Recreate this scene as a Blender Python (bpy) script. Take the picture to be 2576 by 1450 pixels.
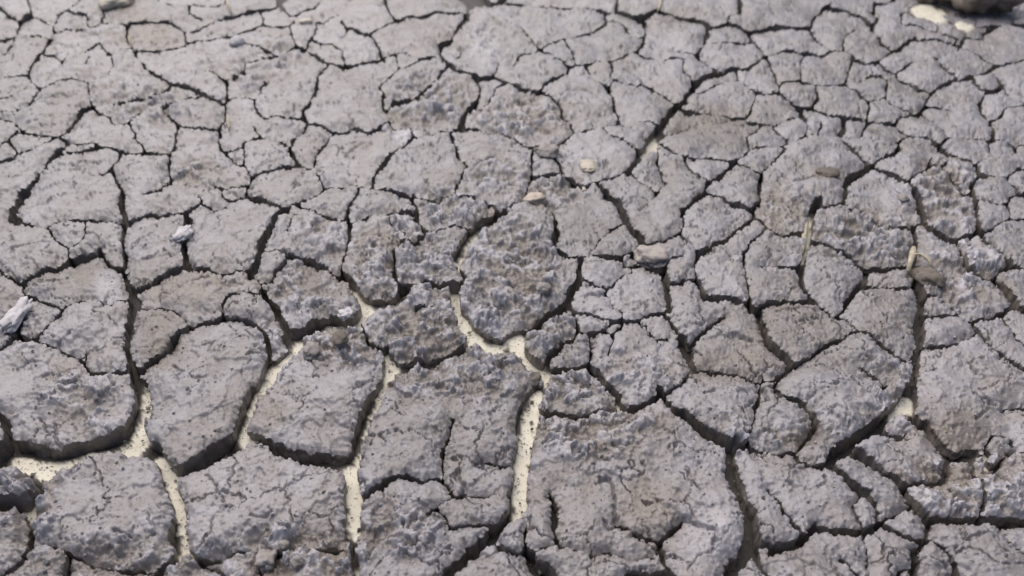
import bpy, math, random
import numpy as np
from mathutils import Vector, Matrix

for _o in list(bpy.data.objects):
    bpy.data.objects.remove(_o)
scene = bpy.context.scene
COL = scene.collection

# ------------------------------------------------------------------ camera
CAM_H, PITCH, HALF = 0.45, math.radians(38.0), 0.662      # metres, down tilt, tan of half the width angle
cam_data = bpy.data.cameras.new("camera")
cam_data.sensor_width = 36.0
cam_data.lens = 18.0 / HALF
cam_data.clip_start, cam_data.clip_end = 0.01, 200.0
cam_data.dof.use_dof = True
cam_data.dof.focus_distance = 0.62
cam_data.dof.aperture_fstop = 6.5
cam = bpy.data.objects.new("camera", cam_data)
cam.location = (0, 0, CAM_H)
cam.rotation_euler = (math.pi / 2 - PITCH, 0, 0)
COL.objects.link(cam)
scene.camera = cam

# ------------------------------------------------------------------ daylight
SUN_EL, SUN_AZ = math.radians(55), math.radians(-25)      # azimuth from +Y (away from the camera), to the left
world = bpy.data.worlds.new("World"); scene.world = world; world.use_nodes = True
nt = world.node_tree; nt.nodes.clear()
sky = nt.nodes.new("ShaderNodeTexSky"); sky.sky_type = 'NISHITA'; sky.sun_disc = False
sky.dust_density = 4.8; sky.air_density = 0.8; sky.sun_elevation = SUN_EL; sky.sun_rotation = SUN_AZ
bg = nt.nodes.new("ShaderNodeBackground"); bg.inputs[1].default_value = 0.06
out = nt.nodes.new("ShaderNodeOutputWorld")
nt.links.new(sky.outputs[0], bg.inputs[0]); nt.links.new(bg.outputs[0], out.inputs[0])
sun_data = bpy.data.lights.new("sun", 'SUN'); sun_data.energy = 1.5; sun_data.angle = math.radians(85); sun_data.color = (1.0, 0.95, 0.905)
sun = bpy.data.objects.new("sun", sun_data); COL.objects.link(sun)
_d = Vector((math.sin(SUN_AZ) * math.cos(SUN_EL), math.cos(SUN_AZ) * math.cos(SUN_EL), math.sin(SUN_EL)))
sun.rotation_euler = _d.to_track_quat('Z', 'Y').to_euler()
sun.location = _d * 3
scene.view_settings.view_transform = 'Standard'; scene.view_settings.look = 'None'
scene.view_settings.gamma = 1.0; scene.view_settings.use_curve_mapping = False
scene.view_settings.exposure = 0.80

# ------------------------------------------------------------------ the crack survey
# Each line is one crack on the ground: class (A runs between plates, B breaks a plate into fragments,
# C is a shallow surface crack), width, then its course as surveyed on the photograph.
TR = {}
TR[(0,0)] = """
A22 590,0 545,35 490,75 440,120 400,175 392,235 370,290 330,370 260,440 225,500 210,550 235,600 275,640 310,670
A12 310,670 250,740 195,795 120,825 0,835
A22 140,150 125,200 120,270 85,340 45,395 0,420
A14 140,150 60,115 0,60
A10 140,150 190,125 240,105 215,40 205,0
B8 240,105 300,130 360,165 400,175
A12 120,250 250,255 380,255
B10 490,80 560,95 650,100 660,150 650,205
A10 400,220 520,215 590,225 660,200 760,180 780,100 750,0
B8 0,295 60,290 115,275
B10 0,575 80,570 170,555 212,550
B8 0,725 80,715 170,670 230,600
C8 390,325 440,330 500,345 560,345
A10 325,405 400,400 430,440 470,465 510,400 640,380 740,330 850,405
C8 330,600 380,550 450,495 470,465
A10 310,670 370,620 450,590 550,575 640,590 740,585 800,570 850,500 850,405
A14 660,590 660,680 690,795
B8 650,480 660,440 700,415 850,405
A26 1000,380 1040,450 1110,520 1200,570 1300,620 1420,650 1520,690 1610,745 1690,770
A20 1000,380 985,330 960,280 950,200 990,170 1080,160 1190,165 1280,160 1330,190 1390,240
A12 1040,390 1200,380 1320,350 1400,328
A18 1390,240 1400,300 1400,330
A18 1400,240 1480,215 1560,180 1650,140 1730,125
A26 1690,600 1715,650 1705,740 1700,860
A24 1700,860 1655,960 1640,1040 1650,1070
A18 1650,1070 1665,1120 1690,1160 1780,1220 1850,1250 1880,1300 1890,1340
A10 1545,515 1600,535 1690,600
A12 1690,600 1760,580 1840,540 1850,490 1930,455 2000,430 2100,405 2230,340
A16 1290,640 1240,670 1180,710 1080,730 960,750 840,775 760,790 690,795
A24 690,795 610,820 570,870 530,930 490,975 420,1030
A14 420,1030 300,1010 200,1005 150,970 110,925 80,910 0,880
A14 420,1040 320,1090 230,1130 130,1150 80,1185 0,1215
B10 0,1080 70,1050 130,1010 200,1005
B10 60,1060 130,1145
A38 420,1030 490,1050 500,1090 430,1140 370,1190 340,1260 280,1340 215,1400 190,1449
A13 500,1085 600,1085 700,1085 800,1115 920,1135 1060,1145 1170,1150 1270,1155
A22 1270,1150 1280,1200 1260,1280 1300,1340
A16 1300,1340 1220,1390 1140,1430 1080,1449
A14 1270,1155 1340,1125 1440,1100 1560,1085 1650,1080
B10 1310,1140 1320,1050 1335,985 1310,895
A14 1090,1145 1080,1090 1020,1050 1020,1000 970,940 990,880 1060,830 1150,800 1210,800
A10 1210,800 1250,850 1310,895 1370,940 1520,970 1650,960
A12 1210,800 1300,755 1400,710 1470,720 1560,720
A10 690,800 760,850 830,890 850,930 950,935
A14 1920,760 1930,800 1970,860 2000,890 2100,885 2190,890 2300,900
B10 2030,615 1960,650 1975,690 1920,740 1925,770
B10 1715,740 1780,740 1870,720 1920,745
A30 2380,650 2365,720 2340,780 2290,830 2300,890 2320,920 2280,980 2240,1010 2200,1070 2190,1130 2220,1180 2260,1215
A26 2380,650 2400,590 2440,520 2480,470 2400,420 2230,340
A20 2260,1215 2150,1240 2060,1270 1970,1290 1920,1320 1890,1335
A14 1890,1335 1870,1370 1780,1390 1700,1410 1610,1380
A18 1890,1340 1860,1400 1840,1449
A16 2260,1220 2330,1270 2390,1310 2440,1390 2470,1400 2420,1430 2390,1449
A12 2450,1390 2576,1392
A12 2320,925 2400,945 2460,970 2510,990 2576,990
A16 2520,992 2450,1090 2390,1160 2370,1220 2330,1270
A14 1820,1105 1850,1060 1910,1040 2010,1050 2090,1060 2180,1100 2195,1130
A10 1850,1070 1840,1200 1830,1245
B8 1690,1150 1730,1140 1820,1110
B9 1910,930 1930,1000 1980,1040
C8 2010,1000 2060,960 2100,960
A28 830,1260 850,1290 880,1350 910,1410 920,1449
A10 920,1135 880,1190 840,1230 830,1260
B10 700,1300 770,1285 830,1275
C12 430,1255 520,1245 600,1275
C9 600,1275 600,1225 680,1215 740,1220
B8 370,1195 450,1165 550,1140 690,1130 800,1115
C8 960,1280 1000,1250 1060,1230
C8 0,1200 100,1205 170,1215 185,1260
A14 1730,125 1880,85 1960,65 2060,40 2120,20
A12 2090,0 2150,70 2180,100 2300,80 2370,60 2410,0
A12 1950,70 1990,140 1980,180 1920,215 1810,240 1760,270 1740,270
A12 1200,0 1300,40 1370,40 1480,40 1600,40 1690,20 1700,0
B12 1430,45 1420,95 1520,130
A14 1400,320 1500,300 1560,300 1640,265 1740,270
A18 1740,270 1760,290 1820,300 1870,340 1950,350 2010,370 2100,405
A14 1980,180 2060,190 2180,190 2215,300 2230,340 2300,350 2340,290 2370,270 2385,200
B8 2180,190 2220,150 2260,90
B10 2385,200 2380,150 2440,160 2500,120 2576,100
C10 350,740 420,710 480,705 510,730 590,700
C10 320,880 350,862 390,860
C8 960,540 1060,570 1130,570
A12 850,405 920,380 1000,378
A16 950,200 900,160 780,170
"""
TR[(1360,0)] = """
A26 325,0 340,50 380,110 420,145
A16 420,145 490,120 560,125 640,130 720,105 840,95 940,80
A12 420,150 370,170 290,210 215,260
A22 215,260 260,320 290,380 315,440
A18 0,155 30,200 90,215 150,240 215,260
A12 0,270 40,230 60,210
A16 0,510 100,490 200,460 315,437
A14 470,380 540,415 610,440
A20 610,440 700,420 750,440
A34 745,330 750,400 760,440 800,480 860,530 960,560 1030,600
A12 315,437 400,400 470,380
B16 410,410 430,480 430,530
A9 430,530 500,500 570,470 610,440
A9 430,530 360,580 320,610 280,640 290,670 320,690
A24 320,690 310,740 310,790 340,830
A14 340,830 355,900 400,950
A22 780,525 730,580 660,640 610,690 560,730 500,750 400,760 340,820
A14 800,480 780,525
B16 1145,575 1170,530 1190,480
C10 1190,480 1175,440
A14 1030,600 1160,580 1250,620 1340,660 1440,680 1515,690
A16 1515,690 1530,640 1600,600 1680,560 1725,510
A18 1725,508 1840,480 1930,450 2000,462 2100,430 2220,385 2270,340 2290,290 2300,200 2280,160
A12 1500,380 1560,330 1650,300 1750,280 1850,250 1920,220 1990,185
A12 1500,380 1430,400 1340,415 1320,450 1300,490
B12 1350,190 1400,260 1450,320 1490,370
A10 1500,385 1560,410 1620,450 1680,490 1720,510
B9 1690,300 1720,370 1750,420 1765,490
A30 955,20 960,90 900,170 860,230 830,290 750,330
A34 955,20 1050,5 1150,15
A18 1150,15 1380,10 1550,20 1680,30
A24 1680,30 1800,40 1900,50 2000,80 2080,90 2160,110 2250,140
A22 1990,80 1995,150 1990,185
A20 2070,90 2085,0
A50 2250,140 2285,170
A20 2260,140 2330,110 2390,70 2430,0
A22 2390,80 2500,100 2576,130
B14 1990,150 2040,150 2120,180 2160,220 2200,270 2290,290
C10 1130,110 1200,180 1210,210 1130,250
B12 870,440 900,400 940,350
A14 2240,380 2280,360 2390,350 2480,360 2576,390
B8 2220,400 2280,440 2400,440 2576,440
B10 1830,485 1880,550 1910,600
B12 2000,462 2050,510 2020,580 2045,620
B10 2020,670 2050,620 2120,620 2250,635 2340,650 2420,710 2530,775
C8 2340,650 2350,690
A26 1910,600 1960,640 2020,680 2050,740 2060,800 2080,860 2095,925
C12 1660,730 1720,690 1800,680 1880,700 1940,740
A26 1515,690 1580,720 1640,770 1660,820 1660,875
B16 1250,630 1170,650 1150,710 1100,770 1050,815
C9 960,640 975,710
A50 990,780 950,830 920,880 910,970
A22 1030,600 1045,640 1050,720 990,780
A26 910,975 870,980 760,990 640,1000 540,1010
A24 910,975 1000,970 1100,1000 1200,1020 1290,1030 1350,1080 1410,1100
A28 1410,1100 1560,1120 1640,1090 1700,1040 1765,990
A18 1660,870 1730,930 1765,990
A14 1765,990 1850,980 1960,960 2070,930 2200,920 2320,920 2410,950
A26 830,1000 845,1070 870,1150 890,1180
A18 890,1180 940,1240 910,1310 880,1370 850,1449
C11 980,1280 1040,1230 1150,1205 1180,1190
A34 540,1010 500,1070 450,1110 380,1160 320,1230 270,1290 240,1350 230,1425
C12 0,1150 40,1180 60,1150 150,1080 230,1080
C8 400,1170 430,1230 460,1280
A20 0,1395 60,1385 220,1430
A16 230,1425 400,1440 500,1449
A22 1450,1110 1440,1200 1440,1290 1430,1340 1400,1390 1395,1449
A26 1560,1120 1600,1170 1650,1230 1660,1260 1680,1310 1760,1340 1840,1390 1910,1370
A14 1435,1340 1520,1320 1660,1290
A62 2576,770 2490,840 2430,920 2390,990 2340,1070 2290,1130 2230,1210 2170,1290
A22 2170,1290 2100,1310 2000,1340 1910,1370
A36 1910,1370 1970,1410 2020,1449
A14 2010,1010 2100,1050 2180,1090 2270,1140
A12 2010,1010 1960,960
A12 2190,1300 2260,1370 2340,1420 2380,1449
B8 2340,1090 2390,1140 2380,1220 2420,1290 2450,1370 2400,1440
B10 2390,1080 2440,1110 2540,1170 2576,1180
B12 2400,1040 2420,1040 2500,1010 2576,965
C12 650,1370 700,1420 730,1440
A14 355,900 300,960 200,1000 100,960 0,985
A14 520,940 540,1010
C10 520,940 420,960 300,980
A14 400,950 520,940
"""
TR[(2720,0)] = """
A36 430,0 430,100
A18 430,100 350,110 330,190 200,205
A26 0,130 100,150 190,190
A28 190,190 190,260 150,330 110,410 130,440
A18 490,250 560,230 680,200 800,215 930,230 970,215 980,140 1050,70 1110,55
A10 330,190 430,210 490,250
A24 490,250 540,310 590,370 620,430
A10 170,315 300,320 440,320 540,310
C11 280,390 300,350 330,345
A30 110,420 210,490 270,540
A18 270,540 330,520 410,505 500,520 620,430
A46 270,540 200,570 120,610 60,680 0,765
B12 10,440 0,530 50,590 80,630
A18 410,510 420,600 480,640 540,680 600,700 720,710 800,750 870,790
B9 60,690 140,700 200,660 300,620 400,580
C9 120,730 125,800
A18 0,840 60,845 150,855 280,865 380,880 470,880
A16 470,880 500,920 600,930 690,930
A12 690,930 770,900 900,875
B10 470,880 520,830 560,700
A50 880,790 900,850 920,890
A26 890,790 980,790 1020,740 1010,680 990,645
A18 885,620 1000,640 1140,640 1230,620 1250,560 1280,430
A12 890,470 890,540 885,620
A12 885,620 760,610 720,710
A20 980,790 1080,840 1150,860 1230,880 1390,885
A12 1390,885 1410,830 1400,760 1330,710 1250,650 1230,620
A12 1400,765 1450,750 1530,740
A22 920,890 940,960 930,1040
A30 1220,885 1215,960 1190,1000 1170,1020
A12 930,1040 1010,1020 1100,1030 1180,1015
B10 1010,1020 1050,960 1040,900
A22 690,930 690,970 740,1010 790,1060 790,1085
A12 790,1085 860,1050 930,1040
C10 0,970 70,940
C10 150,910 250,900 370,910
A10 530,1010 480,1040 490,1090 520,1120 600,1110 740,1095 790,1080
A12 520,1125 450,1170 395,1222
A36 395,1222 320,1290 230,1360 180,1390 160,1449
A18 395,1222 480,1250 560,1285 600,1290
A44 600,1290 590,1360 580,1449
A18 600,1290 650,1240 710,1190 770,1140 740,1095
B8 0,1180 100,1190 210,1190 395,1222
A14 0,1200 60,1260 100,1310 210,1370
A26 1180,1020 1220,1060 1290,1120 1350,1180 1410,1240
A16 1350,1020 1360,980 1400,920 1390,885
A20 1400,910 1440,900 1530,910 1610,915
A12 1610,915 1640,880 1750,860
A22 1610,915 1680,980 1730,1012 1800,1015 1880,1040 1960,1100 2040,1150 2130,1190 2220,1240
A12 1620,1065 1680,1030 1730,1012
A26 1620,1065 1640,1110 1600,1170 1500,1190
A20 1500,1190 1410,1240
A50 1410,1245 1340,1280 1270,1320 1240,1380 1225,1449
A28 1410,1240 1500,1270 1570,1310 1650,1340 1700,1370 1740,1410 1760,1449
A18 1690,1370 1760,1320 1870,1250 1880,1180
A10 1880,1240 1960,1240 2010,1210 2010,1150
A16 1950,1240 2040,1310 2100,1390 2130,1420 2200,1410
C12 830,1370 900,1350 1000,1340
C9 780,1190 840,1220 900,1300 930,1340
A30 2220,1240 2240,1300 2200,1360 2210,1449
A18 2220,1235 2260,1200 2330,1180 2340,1150 2320,1045
A12 2010,1025 2100,1020 2200,1030 2345,1042
A26 2350,1040 2350,960 2320,890 2260,840 2250,760 2290,690
A9 2350,1040 2400,1040 2500,1060 2530,1080 2576,1070
B18 2530,1080 2520,1150
A10 2340,1150 2450,1160 2520,1150 2576,1150
A14 2240,1300 2400,1330 2450,1350 2480,1300 2530,1270 2576,1270
A16 2450,1350 2520,1410 2560,1449
A12 2320,890 2360,880 2420,850 2440,810 2576,800
A12 1830,850 1900,920 1960,970 2015,1025
A10 1930,1085 2010,1030
A22 1880,690 1850,740 1820,800 1800,840
A20 1870,690 1940,640 1990,615
C8 1990,600 1990,550
A22 1990,620 2100,600 2180,570 2280,530 2350,500 2400,490
A14 2400,490 2470,470 2576,440
A14 1800,840 1750,860 1700,830 1620,810 1560,780 1530,740
A12 1800,840 1840,860
A18 1530,740 1545,660 1540,600 1500,560
A10 1500,560 1400,560 1330,600
A20 1480,480 1540,520 1600,550 1640,590 1720,630 1800,660 1875,680
A14 1280,450 1380,480 1460,475
A24 1450,475 1510,440 1590,370 1650,330 1760,265
A14 1600,380 1660,420 1720,460 1800,455 1910,440
A22 1910,440 2000,410 2080,370 2120,310 2140,240
A12 1600,550 1670,510 1740,475
A14 1910,440 1960,510 2040,560 2080,605
B10 1750,290 1900,290 2000,310 2100,330
A9 1650,190 1760,190 1950,240 2120,300
A26 1440,0 1450,80 1430,110
B12 1450,30 1530,35 1590,0
A16 1590,0 1650,50 1690,70 1650,110 1650,190
A14 1430,110 1480,140 1440,190
A12 1110,80 1250,90 1340,130 1430,190
A22 1430,190 1460,250 1510,310 1590,372
A12 1230,260 1310,215 1400,220 1450,230
A10 1110,55 1110,80
A16 950,225 1000,290 1060,340 1130,380
B12 940,390 1050,410 1140,390 1210,380
A10 1130,380 1210,380 1280,430
A12 1230,260 1210,330 1210,380
A9 620,430 760,380 900,400 940,390 890,470
A12 620,430 700,560 720,640
A10 2140,280 2270,285 2280,230 2400,200
B14 2110,350 2200,400 2300,460 2390,490
C9 2160,340 2230,370 2310,400
B18 2180,575 2260,660 2350,660 2430,640
B14 2330,510 2380,600 2430,640 2380,680 2300,690
A12 2430,640 2490,740 2576,770
B8 1850,790 1990,790 2030,810
A16 2140,240 2170,190 2300,190 2440,180 2576,170
A12 2440,180 2480,160 2576,100
A9 1650,110 1740,60
B9 1930,200 1960,130
"""
TR[(2720,0)] += """A84 1760,72 1850,90 1920,118
A34 1965,150 2050,165 2140,188
"""
TR[(0,765)] = """
A60 165,0 130,70 90,130 80,180 130,220
A20 130,220 190,245 270,245 340,255
A26 340,255 400,232 480,215 600,215 740,205 870,210 930,230
A55 910,0 915,100 940,200
A28 935,225 1050,165 1110,140 1200,150 1300,145 1390,145
A44 1390,150 1450,110 1520,75
A60 1395,150 1420,230
A16 1520,80 1600,110 1690,90 1730,40
A16 1470,0 1500,40 1520,75
A16 1670,0 1720,40 1780,30 1850,0
A44 1850,0 1960,50 2070,90 2150,130
A24 2150,130 2210,90 2290,50 2390,0
A16 2220,90 2340,120 2400,160 2480,185 2576,215
A56 2150,130 2090,160 2060,230 2030,300 1990,380 1960,470 1920,560 1890,630
B10 2220,150 2190,230 2160,290
A22 1980,450 2100,440 2200,470 2310,490 2420,520
A14 2160,460 2150,510 2100,570 2050,620 2040,670 1980,690
A30 1890,630 1960,680 1985,750
A60 1985,750 2030,810 2080,880 2120,950 2170,1050
A50 1420,230 1390,340 1380,420 1390,490 1410,530
A20 1410,530 1470,560 1560,575 1670,600 1780,585 1890,590
C9 1690,600 1670,650
A28 1410,530 1310,570 1230,610 1140,660 1020,720
A30 920,230 920,340 930,450 930,560
A50 930,560 930,640 970,720 1010,790
A62 1010,790 980,870 965,960 955,1080 950,1180 980,1280 1020,1360 1030,1449
B14 380,300 400,340 440,390 520,430
A16 340,255 390,310
B8 520,430 515,490 480,550
B9 520,430 640,360 650,240
A44 0,590 50,640 110,680 180,700
A32 160,680 250,630 340,590 440,560 500,520 600,490 720,450 745,415
B11 740,450 800,510 850,545 920,550
C11 80,470 120,430 240,395 280,380 380,385
C11 240,490 260,430 280,400
C8 200,520 270,530 280,590
A30 165,690 190,790
A11 190,785 250,780 330,830 430,860 450,880
A26 720,815 640,805 560,830 470,870 430,930 370,1000 300,1080 270,1110
A20 720,815 780,830 850,835 870,805 970,795
A26 190,790 150,930 110,1090
A40 0,1190 60,1140 120,1080 200,1110 270,1120
A26 270,1120 370,1150 470,1190 580,1215
A40 580,1215 620,1270 680,1350 760,1370 900,1360 1000,1350
C12 130,1350 180,1310 260,1290 320,1285
C10 950,1120 860,1130
B9 620,1230 640,1150
A14 990,860 1120,850 1220,850 1300,870 1360,910 1420,975
A40 1430,980 1500,960 1600,940 1690,920 1800,930 1900,970 1960,1010
A28 1430,980 1390,1020 1330,1070 1280,1140 1200,1220 1110,1280 1060,1340 1020,1380
A40 1960,1010 2000,1060 2010,1150 2010,1220 1985,1310 1940,1390 1920,1449
A92 2180,1080 2230,1120 2170,1200 2080,1290 2020,1380 1960,1449
A40 2010,1230 2070,1240 2140,1190
A70 2170,1045 2250,1040 2380,985 2576,965
C14 1310,1300 1345,1310 1390,1360 1340,1420
C10 1520,1130 1610,1115
C16 2360,830 2400,805 2440,820
C10 1440,660 1560,630
B9 1660,890 1680,830 1720,780 1790,765 1880,760 1970,760
C10 1030,380 1090,350 1150,330
C8 1560,880 1520,850
"""
TR[(1360,765)] = """
A28 130,0 90,60 50,110 45,200 60,260
A38 60,260 60,380 50,460
A30 50,460 20,500 0,560
A18 55,240 120,210 190,180 270,150 370,155 460,150 540,140
A66 0,600 60,640 100,720 160,790 220,850
A92 215,840 330,825 450,785 500,700
A92 220,860 140,945 50,985 0,995
A18 390,0 500,20 570,10
A30 540,10 540,60 560,120 570,190 610,250 640,285
A18 640,285 740,260 860,240 980,260
A20 640,285 580,330 530,360
A12 370,155 375,240 460,290 530,360
A16 530,360 440,360 410,410 390,450
A26 390,450 400,520 395,610 420,680
C9 530,360 520,420
A20 420,680 440,700 520,690 620,690
A64 620,680 720,700 830,712 890,715
A80 1200,160 1120,200 1040,250 960,330 900,420 880,480
A40 900,480 885,560 920,640 900,740
A40 1190,150 1240,130 1290,100 1370,60
A86 850,740 870,850 920,930 950,1010 1000,1060
A92 1000,1055 1080,1105 1160,1125 1250,1105 1330,1080
A44 1600,885 1500,945 1400,1005 1270,1050
A84 1330,1090 1340,1170 1400,1240 1460,1290 1530,1340
A70 1780,670 1740,760 1700,820 1650,870 1600,890
A40 1510,80 1570,120 1600,180 1620,250 1620,340 1610,400
C13 1610,410 1540,415 1470,410 1430,440
C12 1610,130 1690,90
A16 1370,60 1450,95 1510,80
A36 1620,405 1700,450 1790,480 1900,480 2010,490 2110,485
A50 1810,490 1810,560 1790,640 1775,680
A22 2110,485 2140,450 2220,420 2270,390
A60 2000,0 2070,60 2130,150 2170,220 2220,290 2280,385
A26 2280,385 2370,380 2460,350 2576,290
C11 2150,100 2200,60
C11 2240,140 2320,85
B10 1900,430 1960,330 2040,270 2130,220
A36 2190,460 2250,500 2330,540 2440,560
B14 2120,490 2130,550 2210,545 2280,530
A13 2430,550 2490,490 2576,470
A60 2440,560 2450,640 2460,750 2480,830 2470,870
A26 2460,670 2576,665
A22 2310,925 2420,920 2470,870
A24 2420,920 2480,970 2540,1030 2576,1090
A18 1720,800 1760,890 1840,900 1930,920 2000,960 2060,975 2200,980 2310,925
B14 1760,670 1850,680 1930,710 2000,715 2060,690
B14 2000,715 1990,760 2030,810 2070,860 2110,900 2115,975
C12 1840,800 1880,770 1940,790 1990,770
B11 2060,690 2100,650 2120,630 2200,600 2215,545
C9 2110,700 2130,740 2120,800
B18 2110,1000 2090,1020 2050,1075
A12 2240,980 2310,1000 2330,1050 2370,1100 2480,1090
B14 2010,1195 2060,1130 2050,1075
A28 1750,890 1780,1000 1800,1060
A11 1800,1050 1850,1050 1970,1040 2060,975
B10 1970,1040 2050,1075
A40 1800,1055 1700,1120 1630,1180 1570,1230
A28 1870,1060 1880,1170 1870,1280
A60 1870,1280 1930,1330 1970,1370 2010,1449
A34 1550,1300 1640,1310 1720,1295 1870,1285
A40 350,1140 340,1190 375,1230
A80 370,1220 355,1310 340,1390 300,1449
A20 140,990 190,1090 230,1140 300,1170 340,1180
A44 375,1270 600,1260 750,1210 880,1160 1000,1090
A40 1530,1340 1540,1400 1490,1449
B10 550,880 620,860 720,880
C40 110,1290 180,1260 240,1280
C8 1000,540 1000,600
"""
TR[(2720,765)] = """
A40 165,0 110,60 50,110 0,130
A14 0,170 20,230 0,270
A36 600,0 580,60 540,110 535,170
A26 200,0 300,20 360,70 420,90 535,140
A40 535,185 470,240 400,290 330,350 250,400 190,425 120,440
A44 120,440 105,510 100,590 110,640 140,700 170,760
A14 60,370 120,440
A14 60,370 0,330
A20 0,650 100,640
A36 535,170 580,210 640,260 740,310 850,300 910,310
A40 1225,0 1220,70
A26 1220,70 1150,90 1060,110 990,120
A50 1030,50 1000,90 970,170 960,300 940,400 920,500 900,560
A26 1230,70 1270,110 1340,120 1370,160 1440,200 1500,240 1640,250 1750,250
A60 1760,0 1800,60 1820,140 1830,210 1870,260 1950,310 2070,340
A50 1750,240 1760,350 1770,440
A30 2070,340 2180,320 2230,290
A44 2215,0 2215,100 2220,200 2245,290
A12 2220,50 2330,60 2400,70 2460,75
A16 2576,0 2480,30 2450,80 2480,150 2470,210
A16 2470,210 2576,225
A16 2245,290 2330,290 2400,230 2470,210
A36 950,360 1060,370 1130,410 1230,450 1290,470
A36 1290,470 1340,520 1420,545 1560,545 1680,540 1760,530
A50 1770,440 1760,530 1760,680
A20 1340,520 1385,575
A44 1390,550 1380,640 1350,690 1300,760 1240,810
A30 1240,810 1230,850 1170,915
A46 900,560 900,660 940,740 990,800
A28 990,800 1050,850 1110,890 1170,920
B12 600,550 660,535 760,550 890,555
C10 710,530 760,480
A20 460,440 455,520 480,600 490,700 510,800 520,860
A9 370,480 455,470 500,400 560,330 640,260
C9 800,770 830,720 880,700
A40 170,760 260,780 360,790 460,830 520,860
A26 560,860 640,820 760,800 870,820 990,800
A56 520,860 590,880
A62 580,880 610,1000 640,1090 690,1160 760,1210 830,1280
C14 720,880 800,870 930,870 1000,910 1040,970
A42 1170,920 1240,960 1310,1040 1410,1080 1480,1140 1560,1190 1640,1250 1770,1290
A36 1310,1050 1230,1090 1130,1120 1030,1170 960,1240 870,1290 830,1290
C10 1190,1030 1200,1080
C9 1330,1250 1440,1270
B20 1350,1310 1430,1370 1520,1430 1550,1449
B24 1370,690 1480,710 1580,730 1680,730 1760,700
A72 1760,680 1800,760 1810,880 1800,980 1790,1150 1770,1300 1750,1449
B18 1820,910 1930,910 2040,915 2100,900
A20 1810,770 1930,775 1990,820 2080,890 2180,970
A36 1800,1150 1990,1160 2090,1120
A36 2180,970 2240,1070 2300,1140 2400,1220 2500,1290 2576,1340
A20 2090,1120 2240,1060
A40 2180,960 2230,950 2340,930 2450,880 2530,850
A24 2070,340 2120,470 2170,560 2250,600 2370,625
A26 2250,310 2310,380 2400,450 2490,520
A26 2500,530 2400,580 2370,630
A16 2490,530 2576,560
A60 2370,630 2440,700 2490,780 2530,870 2576,880
B14 2400,900 2430,950 2490,1020 2510,1080 2576,1150
C14 2180,1300 2200,1340 2280,1410
C10 2190,1300 2220,1270 2280,1255
A72 0,1090 40,1180 70,1310
B24 60,1140 130,1060 200,990 320,910
A44 70,1310 200,1310 320,1330 450,1350 560,1390 680,1390 780,1340 830,1290
C12 340,1060 430,1060 530,1100
C14 1350,110 1280,70
"""
TR[(0,1531)] = """
A70 0,240 40,310 50,400
A50 50,400 60,560
A230 70,545 200,550 330,550
A165 330,545 480,525
A145 480,525 560,490 700,460 830,430 930,405 1040,375
A100 1060,0 1065,120 1040,260 1010,370
A40 1040,385 1130,425 1160,470
A118 1160,470 1230,590 1280,740 1330,860 1350,1000 1340,1150
A60 1340,1150 1340,1250 1290,1330 1200,1400 1150,1449
A84 1310,640 1450,590 1580,520 1700,450 1800,390
A86 1935,0 1880,100 1840,200 1820,290 1820,380
A64 1850,360 1980,400 2080,470
A100 2080,475 2200,505 2340,525 2576,550
A60 60,570 150,640 260,700 270,780 230,850 200,930
A60 200,930 210,1050 220,1150 200,1230
A60 200,930 100,900 0,920
A50 200,1230 150,1330 60,1400 0,1449
A28 200,1230 350,1200 500,1250 490,1350 480,1449
B18 500,1250 700,1340 900,1400 1150,1400
A34 1370,1180 1400,1250 1500,1310 1600,1340 1700,1449
B20 1500,1290 1620,1270 1750,1240 1960,1240
B28 1960,1240 1980,1300 1960,1400 1960,1449
B20 1960,1240 2120,1260 2230,1200 2400,1220 2576,1200
C20 410,290 430,400 440,520
C12 2000,1050 2020,1130
C14 1880,1000 2000,1000 2040,960
C14 880,1130 980,1160 1010,1080
C10 1550,650 1640,780 1700,870
"""
TR[(1360,1531)] = """
A112 290,0 240,130 160,300 110,450 80,600
A70 0,575 80,600
A100 65,620 80,750 90,880 75,1000 65,1080
A50 60,1070 80,1200 80,1300 90,1449
A130 1400,220 1385,400 1370,550 1365,700 1355,880
A50 1520,0 1470,90 1420,180
A50 1480,-20 1380,80 1340,180 1340,230
A92 1340,900 1290,970 1190,1060 1110,1150 1000,1250 880,1350 760,1449
A18 1350,920 1360,980 1380,1080 1400,1240
A18 1400,890 1470,880 1590,890
A50 1570,780 1600,900 1620,1000 1620,1150 1640,1210
A28 1640,1210 1730,1220 1830,1240 1920,1265 2050,1250 2200,1300 2410,1280
A28 1180,1180 1250,1220 1330,1250 1410,1240
A80 1410,1240 1440,1290 1490,1350 1560,1420 1590,1449
A14 1410,1240 1500,1240 1640,1210
A26 100,900 160,850 230,800 320,740 400,700 450,690 530,700 600,710 700,690 770,700
A20 850,260 810,370 770,480 760,600 770,700
A26 770,710 810,790 850,840 930,805
B17 930,810 1040,810 1150,810
A13 850,840 770,880 700,930 640,970
B16 1020,580 1120,580 1210,600 1310,580
A17 640,970 740,950 790,1040 810,1090 900,1080 1050,1050 1180,1060
C20 200,1300 250,1200
C20 1950,720 1960,690 2020,690 2050,770 2060,880 2090,990
A40 2090,1020 2200,1090 2300,1130 2420,1150
C30 2000,990 2030,1070 2100,1030
A46 2576,1030 2500,1090 2420,1150
A60 2410,1150 2420,1250 2440,1320 2500,1400 2540,1449
A40 1450,150 1560,190 1700,200 1900,205 2090,180
A50 2040,0 2090,60 2110,170
A50 2110,175 2240,170 2330,130 2400,90
A60 2400,30 2440,100 2490,180 2576,240
A34 2100,1449 2180,1380 2300,1390 2460,1400
C10 1990,330 2050,470 2160,540
C16 2280,850 2310,890 2350,880
"""
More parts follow.
